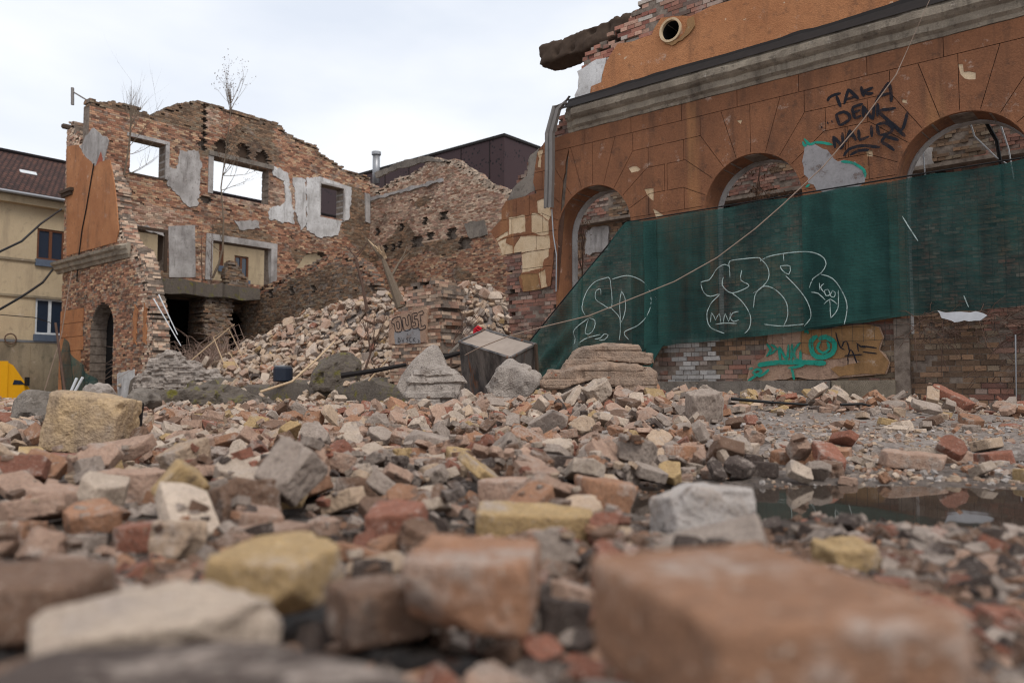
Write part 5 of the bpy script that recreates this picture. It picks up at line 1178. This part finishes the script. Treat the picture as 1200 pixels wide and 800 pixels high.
GL = pxs([[(245,495),(242,440),(265,405),(300,372)], [(300,372),(330,385),(332,420),(312,450),(292,435),(292,400),(300,374)], [(290,360),(278,320),(285,260),(320,205),(370,185),(390,188),(395,250),(398,325),(360,310),(332,285),(335,245),(352,238),(352,264)],
 [(400,190),(460,172),(520,190),(560,230),(575,290),(560,350),(520,400),(455,438),(475,472)], [(398,325),(430,370),(438,420),(432,475)], [(438,245),(455,280),(455,340),(440,390),(433,350),(434,290),(438,247)], [(275,490),(310,465),(350,448)], [(345,475),(370,472),(385,452),(365,446),(350,465),(330,470)],
 [(590,268),(598,280),(593,290)]], 620, 280, 4, -.2)
GL += pxs([[(168,437),(166,400),(167,378),(215,370),(270,366),(274,378)], [(165,398),(150,390),(122,405),(95,445),(68,452),(78,490),(100,502),(132,495),(100,530),(88,570),(100,610),(150,632)], [(145,435),(142,462),(175,490),(235,465),(207,445),(210,410)], [(175,490),(210,520),(240,570),(236,615),(220,632)],
 [(272,368),(300,400),(302,440),(275,475),(250,490)], [(250,542),(260,490),(290,466),(330,480),(365,520),(372,570),(355,610)], [(356,352),(358,378)], [(275,375),(320,358),(430,345),(490,360),(508,390),(490,420),(460,440),(448,472)], [(345,395),(380,396),(376,425),(352,410),(345,396)], [(365,430),(420,488),(450,540),(452,580),(430,606)],
 [(488,425),(530,440),(565,490),(580,540),(570,600)], [(100,592),(105,560),(118,585)], [(118,585),(132,562),(136,592)], [(146,592),(152,562),(164,590),(170,558)], [(198,555),(178,560),(170,578),(182,590),(200,584)], [(118,600),(150,596),(192,597)],
 [(483,455),(486,480)], [(500,458),(488,470),(500,488)], [(515,478),(502,482),(508,500),(522,495),(515,478)], [(530,482),(522,500),(535,505),(540,490),(530,482)], [(520,512),(524,578)], [(500,530),(522,512),(546,530)], [(524,578),(548,545),(550,480)], [(455,488),(480,492),(505,515)], [(290,600),(350,606),(430,600)], [(775,222),(800,262),(832,310)], [(992,500),(1008,540)]], 800, 180, 3, -.2)
m1 = MB()
for k, q in enumerate(GL): ribbon(m1, q, .014, -.012-.0008*k, fn=nety)
part('white_outline_lettering', m1, 'chalk', N, 'white outlined bubble letters and small tags')
m1 = MB(); u = -4.85
while u < 3.5: m1.tube([(u, -.13, nbot(u)-.28), (u, -.13, 3.3)], .003, 3, cap=False); u += .15
for z in [1.0+.2*k for k in range(12)]: m1.tube([(-4.85, -.134, z+.02), (3.5, -.134, z+.05)], .003, 3, cap=False)
part('wire_mesh', m1, 'wire', N)
m1 = MB(); m1.tube([(-4.92, -.17, 3.30), (0, -.2, 3.315), (3.5, -.2, 3.31)], .012, 5); m1.tube([(-7.05, nety(-7.0, 1.05)-.01, 1.06), (-4.92, -.17, 3.30)], .014, 5); part('hem_rope', m1, 'cable_black', N)

# broken things on the arcade front
m1 = MB(); P = [(-6.1, -.25, 5.78), (-6.35, -.3, 5.66), (-6.5, -.32, 5.2), (-6.52, -.3, 4.5), (-6.58, -.26, 3.78)]
prof_ = [(-.09, .0), (-.08, -.07), (-.02, -.085), (0, -.03), (.05, -.085), (.10, -.07), (.10, 0)]; rs = []
for k, p in enumerate(P):
    d = (Vector(P[min(k+1, 4)])-Vector(P[max(k-1, 0)])).normalized(); sd = Vector((-d.z, 0, d.x)) if k else Vector((.3, 0, 1)).normalized()
    rs.append(m1.vs([Vector(p)+sd*a*(1 if k else .8)*-1+Vector((0, b, 0)) for a, b in prof_]))
for k in range(4):
    for q in range(6): m1.face((rs[k]+q, rs[k+1]+q, rs[k+1]+q+1, rs[k]+q+1))
solo('hanging_gutter', m1, 'bolt_steel', 'bent metal gutter hanging down from the left end of the cornice', 'gutter', (-6.5, -.3, 3.8))
m1 = MB(); m1.tube([(-6.66, -.1, 3.8), (-6.64, -.08, 3.3), (-6.58, -.06, 2.9), (-6.6, -.05, 2.2)], .014, 5); solo('hanging_wire', m1, 'zinc', 'thin grey wire hanging below the bent gutter', 'wire', (-6.6, -.05, 2.2))
bm = bmesh.new(); bmesh.ops.create_cube(bm, size=1, matrix=Matrix.Diagonal((2.7, .5, .42, 1)))
me = hi_mesh(bm, 'roof_beam', .045, .045, 'dark_wood_and_shade', 4, 3); bm.free(); o = bpy.data.objects.new('roof_beam', me); COL.objects.link(o); o.location = b2w((-5.85, .45, 7.12)); o.rotation_euler = (0, R(-1), A)
tag(o, 'dark ragged beam sticking out of the broken top of the front', 'beam')
cp = [(1103,-30,10.2),(1050,88,10.3),(1012,140,10.5),(965,195,10.7),(917,240,10.9),(885,268,11.0),(840,302,11.2),(790,330,11.3),(735,352,11.4),(690,370,11.4),(640,382,11.4),(598,393,11.3),(560,408,11.4),(545,416,11.6)]
m1 = MB(); m1.tube([atD(*c) for c in cp], .0085, 6); solo('fallen_cable', m1, 'rope', 'long pale cable slanting down across the front and net to the metal box', 'cable', tuple(atD(560, 408, 11.4)), bf=False)
m1 = MB()
for q in ([(1100,364),(1118,366),(1145,365),(1158,370),(1150,376),(1120,378),(1105,373)],): 
    P = [onY(a, b, -.32) for a, b in q]; plate(m1, ragged(P, .05, .02, 4), -.40, -.34)
solo('white_plastic_sheet', m1, 'plastic_white', 'crumpled white plastic sheet under the right part of the net', 'plastic sheet', (0.3, -.35, 1.3))
rd = random.Random(5); m1 = MB()
for k in range(260):
    x = rd.uniform(-.4, 3.2); z = rd.uniform(.95, 1.36) if rd.random() < .8 else rd.uniform(.4, 1.0)
    d = Vector((rd.uniform(-1, 1), rd.uniform(-.3, .1), rd.uniform(-1, .5))).normalized(); L = rd.uniform(.15, .5)
    m1.tube([Vector((x, -.12-rd.random()*.15, z)), Vector((x, -.2, z))+d*L*.5+Vector((0, 0, .04)), Vector((x, -.16, z))+d*L], [.006, .005, .002], 4, cap=False)
solo('dry_creeper', m1, 'twig', None, None, (1, -.2, .9), kind='stuff')
m1 = MB(); m1.box((-.36, -.04, 1.05), (3.9, .02, 1.4)); 
solo('sill_shadow_board', m1, 'dark_wood_and_shade', 'dark weathered board strip under the right arch behind the creeper', 'board', (0, -.02, 1.05)) if False else None  # switched off: dark strip meant as shade below the sill

# ================================================================== HOUSE AT LEFT
HXW = -36.
zE = onX(38, 231, HXW)[1]; zR = onX(38, 184, HXW-4.5)[1]
H_ = root('tenement_house', 'beige rendered house with dark red tiled roof behind the ruin at left', 'house', (HXW, 2, -.7))
hx = toXwall(HXW); wins = [[onX(44, 267, HXW), onX(75, 307, HXW)], [onX(42, 349, HXW), onX(75, 393, HXW)], [onX(275, 299, HXW), onX(291, 329, HXW)], [onX(257, 284, HXW), onX(262, 312, HXW)]]
zb_ = onX(38, 400, HXW)[1]
W_ = []
for (a, zt_), (b, zl_) in wins: W_.append((a, min(zt_, zl_), b, max(zt_, zl_)))
for by0 in (-12.5, -8.5):
    for z0 in (W_[0][1], W_[1][1]): W_.append((by0, z0, by0+1.3, z0+1.5))
m1 = MB(); plate(m1, [(-18, zb_), (26, zb_), (26, zE), (-18, zE)], 0, .4, [[(a, b), (c, b), (c, d), (a, d)] for a, b, c, d in W_]); m1.map(hx); part('wall', m1, 'house_render', H_)
m1 = MB(); m1.box((-18, -.06, -1.5), (26, .4, zb_)); m1.map(hx); part('base_wall', m1, 'house_base', H_)
m1 = MB(); m1.box((-18, .4, -1.5), (26, 9, zE)); m1.map(hx); part('rear_volume', m1, 'house_render', H_)
m1 = MB(); i = m1.vs([(HXW+.55, -18, zE-.02), (HXW+.55, 27, zE-.02), (HXW-4.5, 27, zR), (HXW-4.5, -18, zR), (HXW-9.5, -18, zE), (HXW-9.5, 27, zE)])
for k, uv in enumerate(((0, 0), (45, 0), (45, 6.3), (0, 6.3), (0, 12.6), (45, 12.6))): m1.uv[i+k] = uv
m1.face((i, i+1, i+2, i+3)); m1.face((i+3, i+2, i+5, i+4)); rf = part('roof', m1, 'roof_tile', H_)
m1 = MB(); m1.tube([(HXW-4.5, -18, zR+.03), (HXW-4.5, 27, zR+.03)], .12, 8); part('ridge_tile', m1, 'roof_tile', rf)
fy, fz = onX(36, 207, HXW-1.8); m1 = MB(); m1.box((HXW-2.2, fy-.35, fz-.25), (HXW-1.5, fy+.35, fz-.05)); m1.map(lambda p: (p[0], p[1], p[2]+(HXW-1.8-p[0])*1.0)); part('skylight', m1, 'frame_white', rf)
m1 = MB(); m1.tube([(HXW+.62, -18, zE-.05), (HXW+.62, 27, zE-.05)], .075, 8); part('gutter', m1, 'zinc', H_)
m1 = MB(); m1.box((HXW, -18, zE-.42), (HXW+.35, 26, zE-.1)); part('eave_moulding', m1, 'house_render', H_)
for (a, b, c, d) in W_:
    f_ = MB(); t_ = .09
    for (p, q, r_, s_) in ((a, b, a+t_, d), (c-t_, b, c, d), (a+t_, b, c-t_, b+t_), (a+t_, d-t_, c-t_, d), ((a+c)/2-.06, b+t_, (a+c)/2+.06, d-t_)): f_.box((p, .05, q), (r_, .16, s_))
    f_.map(hx); wf = part('window', f_, 'window_frame' if b > 4.5 else 'frame_white', H_)
    g_ = MB(); g_.box((a+t_, .1, b+t_), (c-t_, .12, d-t_)); g_.map(hx); part('pane', g_, 'glass', wf)
    s_ = MB(); s_.box((a-.06, -.12, b-.3), (c+.06, .05, b-.002)); s_.map(hx); part('sill', s_, 'sill_metal', wf)
for zz in (onX(38, 305, HXW)[1]-.03, onX(38, 349, HXW)[1]+.05, zb_):
    m1 = MB(); m1.box((-18, -.08, zz-.05), (26, .0, zz+.05)); m1.map(hx); part('string_course', m1, 'house_base' if zz > zb_ else 'zinc', H_)
m1 = MB(); a, zz = onX(12, 440, HXW)
for k in range(9): m1.box((onX(34, 440, HXW)[0]+.0, -.1, .0), (onX(34, 440, HXW)[0]+2.6, -.061, 2.2)) if k == 0 else None
m1.map(hx); part('bricked_doorway', m1, 'house_base', H_)
m1 = MB(); c_ = onX(11, 397, HXW); m1.tube([(HXW+.15, c_[0]+.22*math.cos(a), c_[1]+.22*math.sin(a)) for a in [R(30*k) for k in range(13)]], .03, 5); part('cable_coil', m1, 'twig', H_)
# ground between the street and the far sides is the ground sheet; brown building behind
cb = w2b(atD(591, 160, 62)); 
Bn = root('brown_metal_building', 'modern dark brown metal clad block behind the brick back wall', 'building', (cb.x-20, cb.y, 0))
def uvbox(x0, y0, z0, x1, y1, z1):
    m = MB()
    for P, uv in (([(x0, y0, z0), (x1, y0, z0), (x1, y0, z1), (x0, y0, z1)], lambda p: (p[0], p[2])), ([(x1, y0, z0), (x1, y1, z0), (x1, y1, z1), (x1, y0, z1)], lambda p: (p[1], p[2])), ([(x0, y0, z1), (x1, y0, z1), (x1, y1, z1), (x0, y1, z1)], lambda p: (p[0], p[1])), ([(x0, y1, z0), (x0, y0, z0), (x0, y0, z1), (x0, y1, z1)], lambda p: (p[1], p[2]))):
        i = m.vs(P); m.face((i, i+1, i+2, i+3))
        for k in range(4): m.uv[i+k] = uv(P[k])
    return m
part('cladding', uvbox(cb.x-55, cb.y, -1, cb.x, cb.y+18, cb.z), 'brown_panel', Bn)
m1 = MB(); m1.box((cb.x-55.2, cb.y-.12, cb.z+.002), (cb.x+.12, cb.y+18, cb.z+.22)); part('roof_edge', m1, 'black_char', Bn)
for k in range(12):
    m1 = MB(); x = cb.x-1.6-k*3.2; m1.box((x, cb.y-.03, 0), (x+.06, cb.y-.002, cb.z-.01)); part('panel_seam', m1, 'black_char', Bn)
a = w2b(atD(441, 182, 60)); m1 = MB(); m1.tube([(a.x, a.y, a.z-2.2), (a.x, a.y, a.z)], .28, 12); fl = solo('steel_flue', m1, 'zinc', 'shiny steel flue pipe standing on the brown building roof', 'flue', (a.x, a.y, a.z-2.2), smooth=True)
m1 = MB(); m1.tube([(a.x, a.y, a.z+.02), (a.x, a.y, a.z+.25)], .36, 12); part('flue_cap', m1, 'zinc', fl, base=(a.x, a.y, a.z-2.2))
# van
vf = onX(40, 462, -33.7)[0]; vb = onX(9, 430, -33.7)[0]; zv = onX(9, 423, -33.7)[1]; gz = -.75
V_ = root('parked_van', 'yellow box van parked in the street behind the sandstone block', 'van', (-34.6, vb-2, gz))
m1 = MB(); m1.box((-35.6, vb-4.2, gz+.5), (-33.65, vb, zv)); part('cargo_box', m1, 'van_yellow', V_)
m1 = MB(); pr = [(vb+.02, gz+.35), (vb+.02, zv-.06), (vb+.2, zv-.16), (vf-.15, gz+1.05), (vf+.35, gz+.85), (vf+.4, gz+.35)]
i = m1.vs([(-33.72, a, b) for a, b in pr]); j = m1.vs([(-35.5, a, b) for a, b in pr]); m1.face([i+k for k in range(6)]); m1.face([j+k for k in range(6)][::-1])
for k in range(6): m1.face((i+k, j+k, j+(k+1) % 6, i+(k+1) % 6))
cab = part('cab', m1, 'van_yellow', V_)
m1 = MB(); q = [(vb+.2, gz+1.25), (vb+.25, zv-.75), (vb+.5, zv-.78), (vf-.35, gz+1.25)]; i = m1.vs([(-33.70, a, b) for a, b in q]); m1.face([i+k for k in range(4)]); part('side_window', m1, 'glass', cab)
m1 = MB(); m1.box((-33.68, vb+.62, gz+1.2), (-33.4, vb+.72, gz+1.55)); part('mirror', m1, 'rubber', cab)
for yy in (vf-.35, vb-3):
    m1 = MB(); m1.tube([(-33.95, yy, gz+.36), (-33.68, yy, gz+.36)], .36, 18); ww = part('wheel', m1, 'rubber', V_); m1 = MB(); m1.tube([(-33.68, yy, gz+.36), (-33.66, yy, gz+.36)], .2, 14); part('hub', m1, 'zinc', ww)
# green sheet at the far left
m1 = MB(); Q = [(onY(76, 396, -.6)), (onY(80, 402, -.6)), onY(92, 422, -.6), onY(108, 440, -.6), onY(130, 456, -.6)]; zb0 = .15
n = 24
for a in range(n+1):
    t_ = a/n; k = min(3, int(t_*4)); l_ = t_*4-k; x = Q[k][0]*(1-l_)+Q[k+1][0]*l_; zt = Q[k][1]*(1-l_)+Q[k+1][1]*l_
    for b in range(9):
        z = zb0+(max(zt, zb0+.05)-zb0)*b/8; m1.v.append((x, -.65+.09*math.sin(x*6+z*2), z)); m1.uv[len(m1.v)-1] = (x, z)
for a in range(n):
    for b in range(8): m1.face((a*9+b, a*9+9+b, a*9+10+b, a*9+b+1))
solo('torn_green_sheet', m1, 'net', 'small torn green sheet hanging beside the far door arch', 'sheet', (Q[0][0], -.65, .2), smooth=True)
# cables and pole at the left
cn = [([b2w((-31.1, -.1, 7.4)), atD(48, 262, 26), atD(25, 283, 24), atD(-30, 309, 22)], 'black cable running down left from the corner of the torn front'),
      ([b2w((-31.2, -.3, 5.0)), atD(50, 331, 27), atD(34, 342, 26), atD(18, 352, 25), atD(-30, 380, 24)], 'frayed black cable below the far cornice'),
      ([b2w((-31.2, -.3, 2.9)), atD(40, 372, 28), atD(-30, 366, 26)], 'thin wire crossing the lower window of the beige house')]
for i, (P, lab) in enumerate(cn):
    m1 = MB(); m1.tube(P, (.035, .04, .015)[i], 5); solo('overhead_cable', m1, 'cable_black', lab, 'cable', tuple(P[0]), bf=False)
m1 = MB(); m1.tube([b2w((x, -.06, z)) for x, z in (onY(112, 192), onY(108, 215), onY(103, 245), onY(98, 270), onY(94, 303), onY(92, 330))], .022, 5); solo('facade_cable', m1, 'cable_black', 'cable running down the orange render of the far front', 'cable', tuple(b2w((-29, -.06, 5))), bf=False)
m1 = MB(); m1.tube([atD(65, 378, 24), atD(77, 466, 24)], .035, 6); solo('leaning_pole', m1, 'twig', 'thin reddish pole leaning beside the torn green sheet', 'pole', tuple(atD(77, 466, 24)), bf=False)
m1 = MB(); m1.tube([atD(84, 318, 25), atD(72, 392, 25), atD(52, 458, 25)], .014, 5); solo('hanging_rope', m1, 'rope', 'pale cord hanging from the far cornice', 'cord', tuple(atD(52, 458, 25)), bf=False)
for i, (a, b) in enumerate((((83, 459), (90, 443)), ((87, 460), (97, 442)))):
    m1 = MB(); m1.tube([atD(*a, 18), atD(*b, 18)], .03, 6); solo('white_pipe', m1, 'frame_white', ('shorter left' if i == 0 else 'longer right')+' white pipe poking up before the green sheet', 'pipe', tuple(atD(*a, 18)), bf=False, group='white pipes')
a = b2w((-30.0, -.1, 11.4)); m1 = MB(); Y0 = proj(b2w((-29.5, 0, 11.3)))[2]
P = [atD(95, 112, Y0), atD(86, 108, Y0)][::-1]; P = [P[0], atD(101, 117, Y0)]; m1.tube(P, .03, 5); m1.tube([atD(85, 103, Y0), atD(85, 123, Y0)], .06, 6); solo('wall_bracket', m1, 'bolt_steel', 'thin metal bracket arm at the top left corner of the ruin', 'bracket', tuple(P[0]), bf=False)
# drum on the footing
p = w2b(atD(331.5, 447, 21)); dr = root('blue_container', 'dark blue plastic container with white lid on the footing', 'container', tuple(p))
m1 = MB(); m1.tube([(p.x, p.y, p.z), (p.x, p.y, p.z+.03), (p.x, p.y, p.z+.34), (p.x, p.y, p.z+.38)], [.22, .25, .25, .22], 20); part('body', m1, 'blue_plastic', dr, smooth=False)
m1 = MB(); m1.tube([(p.x-.03, p.y, p.z+.385), (p.x-.03, p.y, p.z+.43)], .23, 20); part('lid', m1, 'zinc', dr)
# ================================================================== PLANTS, TIMBER
def stick(name, pts, D, r, mat, lab, cat, group=None):
    P = [atD(a, b, D if not isinstance(D, list) else D[k]) for k, (a, b) in enumerate(pts)]; m1 = MB(); rr = [r*(1-.4*k/(len(P)-1)) for k in range(len(P))]; m1.tube(P, rr, 6); return solo(name, m1, mat, lab, cat, tuple(P[0]), group, bf=False)
stick('bamboo_pole', [(305,459),(342,447),(372,420),(392,400)], [19, 19.5, 20.5, 21.5], .035, 'wood_pale', 'pale thin pole leaning across the mossy concrete lump', 'pole')
stick('charred_beam', [(400,440),(440,434),(476,427)], 17, .07, 'black_char', 'black charred beam lying below the lettered pier', 'beam')
stick('charred_beam', [(515,420),(540,413)], 13.5, .06, 'black_char', 'short black beam end poking out left of the metal box', 'beam')
stick('charred_beam', [(512,437),(538,428)], 12.8, .05, 'dark_wood_and_shade', 'dark timber under the short black beam beside the metal box', 'beam')
stick('grey_plank', [(528,415),(541,401)], 13.8, .06, 'concrete', 'grey plank propped behind the metal box', 'plank')
stick('black_rod', [(857,467),(900,471),(947,474)], 7.2, .018, 'cable_black', 'long black rod lying in front of the painted parapet', 'rod')
stick('black_rod', [(985,474),(1010,473),(1030,478)], 7.0, .015, 'cable_black', 'short black rod on the rubble right of the parapet marks', 'rod')
stick('pale_stick', [(432,446),(455,420)], 18.5, .025, 'wood_pale', 'short pale stick leaning near the charred beam', 'stick')
stick('fence_post_pipe', [(1190,392),(1191,468)], 10.2, .012, 'zinc', 'thin pale vertical pipe at the right end of the parapet', 'pipe')
def tree(name, lab, cat, D, path, r0, tw, rd_, leaf=None, mat='bark', kids=3):
    P = [atD(a, b, D) for a, b in path]; t = root(name, lab, cat, tuple(P[0]), bf=False)
    m1 = MB(); m1.tube(P, [r0*(1-.75*k/(len(P)-1)) for k in range(len(P))], 7); part('trunk', m1, mat, t, base=tuple(P[0]))
    rd = random.Random(rd_); m2 = MB(); tips = []
    for (ix_, d, L, n_) in tw:
        for q in range(n_):
            dd = Vector(d)+Vector((rd.uniform(-.5, .5), rd.uniform(-.5, .5), rd.uniform(-.25, .35)))
            k = ix_ + rd.random()*.9; k0 = min(int(k), len(P)-2); p = P[k0].lerp(P[k0+1], min(1, k-k0)); tips += twig(m2, p, dd, L*rd.uniform(.6, 1.1), r0*.35, 2, rd, 0, .45, kids)
    br = part('branch_work', m2, mat, t, base=tuple(P[0]))
    if leaf:
        m3 = MB()
        for p in tips:
            for _ in range(leaf):
                c = p+Vector((rd.uniform(-.1, .1), rd.uniform(-.1, .1), rd.uniform(-.1, .1))); s = rd.uniform(.02, .045); a = Vector((rd.uniform(-1, 1), rd.uniform(-1, 1), rd.uniform(-1, 1))).normalized()*s; b = a.orthogonal()*.8
                i = m3.vs([c-a, c+b*.5, c+a, c-b*.5]); m3.face((i, i+1, i+2, i+3))
        part('foliage', m3, 'leaf', t, kind='stuff', base=tuple(P[0]))
    return t
Ys = b2w((-27.9, 5.3, 0)).y
tree('bare_sapling', 'tall thin sapling rising in front of the wide upper window', 'sapling', Ys, [(249,326),(256,310),(261,292),(262,258),(259,220),(266,167),(271,127),(270,105)], .05, [(5.6, (.1, 0, 1), 1.3, 9), (4.2, (.5, 0, .5), 1.1, 5), (3.6, (.6, 0, .2), 1.4, 5), (1.5, (-.5, 0, .5), .9, 2)], 3, leaf=2)
tree('bare_shrub', 'leafless shrub growing on the wall top above the small upper window', 'shrub', b2w((-29, .6, 0)).y-.6, [(140,232),(150,180),(153,150),(153,125)], .04, [(1.4, (.4, 0, 1), 1.5, 6), (2.0, (.2, 0, 1), 1.0, 5), (1, (.8, 0, .7), 2.3, 2), (.5, (1, 0, .1), 1.5, 3)], 8)
tree('dead_sapling', 'two metre bare stem standing on the slab by the lower window', 'sapling', Ys-.6, [(247,372),(247,335),(248,290),(249,262)], .03, [(1, (.2, 0, 1), .7, 4)], 4, mat='twig')
tree('dead_sapling', 'thin dark bare stem left of the slab opening', 'sapling', Ys-.8, [(237,372),(237,330),(236,290),(237,268)], .03, [(1, (-.3, 0, 1), .6, 3)], 14, mat='twig')
t_ = tree('snapped_tree_trunk', 'snapped pale tree trunk leaning behind the lettered pier', 'tree', 20.5, [(470,360),(461,335),(452,312),(447,298)], .14, [(2.2, (-.5, 0, .6), .8, 2), (1.2, (.5, 0, 1), 1.3, 1)], 21, kids=1)
m1 = MB(); rd = random.Random(2)
for k in range(7): m1.tube([atD(448+rd.uniform(-3, 4), 300+rd.uniform(-2, 3), 20.5), atD(434+k*2.6+rd.uniform(-3, 3), 282+rd.uniform(-2, 12)+k, 20.4+rd.uniform(-.2, .2))], [.05, .012], 4)
part('splintered_top', m1, 'wood_pale', t_, base=tuple(t_.location))
tree('bare_bush', 'leafless bush between the rubble heap and the back wall', 'bush', 22.5, [(430,362),(424,330),(416,300),(405,288)], .05, [(.5, (-.6, 0, .7), 1.2, 3), (1.6, (.5, 0, .5), .9, 2)], 33, mat='twig', kids=2)
tree('bare_bush', 'small leafless bush in front of the pier at the heap edge', 'bush', 17.2, [(426,438),(434,415),(432,395),(428,380)], .03, [(.6, (.5, 0, .9), 1.2, 4), (1.4, (-.4, 0, .8), .8, 3)], 35, mat='twig')
tree('bare_bush', 'leafless stems behind the metal box', 'bush', 14.5, [(528,430),(530,405),(538,380)], .02, [(.5, (.7, 0, .8), 1.1, 4), (1, (.6, 0, .3), .9, 3)], 36, mat='twig')
c_ = b2w((-6.0, 2.4, 0)).y
tree('arch_sapling', 'thin bare shrub growing inside the left arch', 'sapling', c_, [(678,400),(682,340),(683,290),(688,262)], .025, [(.6, (-.2, 0, 1), 1.3, 4), (1.4, (.2, 0, 1), .9, 5)], 41, leaf=1, mat='twig')
c_ = b2w((-2.9, 3.0, 0)).y
tree('arch_sapling', 'dark leafy twig hanging inside the middle arch', 'shrub', c_, [(893,168),(892,190),(888,215),(885,240)], .02, [(.3, (-.3, 0, -.8), .6, 5), (1.2, (.3, 0, -.8), .5, 4)], 42, leaf=7, mat='twig')
c_ = b2w((.6, 2.0, 0)).y
for i, (q, lab) in enumerate((([(1083,158),(1082,182),(1084,205)], 'short white wire inside the right arch'), ([(1135,138),(1142,160),(1168,185),(1180,192)], 'looping pale wire inside the right arch'), ([(1172,145),(1182,175),(1188,210)], 'thick white cord at the right of the right arch'))):
    stick('hanging_wire', q, c_, .014, 'frame_white', lab, 'wire')
stick('bent_black_pipe', [(1135,136),(1155,142),(1168,165),(1174,200),(1176,230)], c_, .035, 'cable_black', 'bent black pipe inside the right arch', 'pipe')
rd = random.Random(77); m1 = MB()
for k in range(430):
    bx_, by_ = rd.uniform(-27.8, -22.5), rd.uniform(.8, 3.2); p = b2w((bx_, by_, 0)); p.z = terrain(p.x, p.y)+rd.uniform(.1, .7); d = Vector((rd.uniform(-1, 1), rd.uniform(-1, 1), rd.uniform(-.1, 1))).normalized(); L = rd.uniform(.6, 1.6)
    q = p+d*L*.5+Vector((0, 0, .25)); e = p+d*L+Vector((rd.uniform(-.3, .3), rd.uniform(-.3, .3), -rd.uniform(0, .5)))
    m1.tube([p, q, e], [.011, .009, .005], 4, cap=False)
m1.map(lambda q: tuple(q)); solo('dry_brush', m1, 'brush_stem', None, None, tuple(b2w((-26, 2, .5))), bf=False, kind='stuff')
for i, q in enumerate(([(215,430),(268,385),(285,420)], [(262,425),(250,395),(275,380)], [(180,350),(212,405)], [(186,345),(208,392)], [(280,432),(268,412)])):
    stick('loose_lath', q, 25, .022, 'wood_pale' if i in (0, 1, 4) else 'frame_white', ['bent pale lath crossing the brush left of the heap', 'upright pale lath in the brush left of the heap', 'long pale lath leaning in the dark opening', 'second lath leaning just right of the longest one', 'short lath lying at the edge of the brush'][i], 'lath')
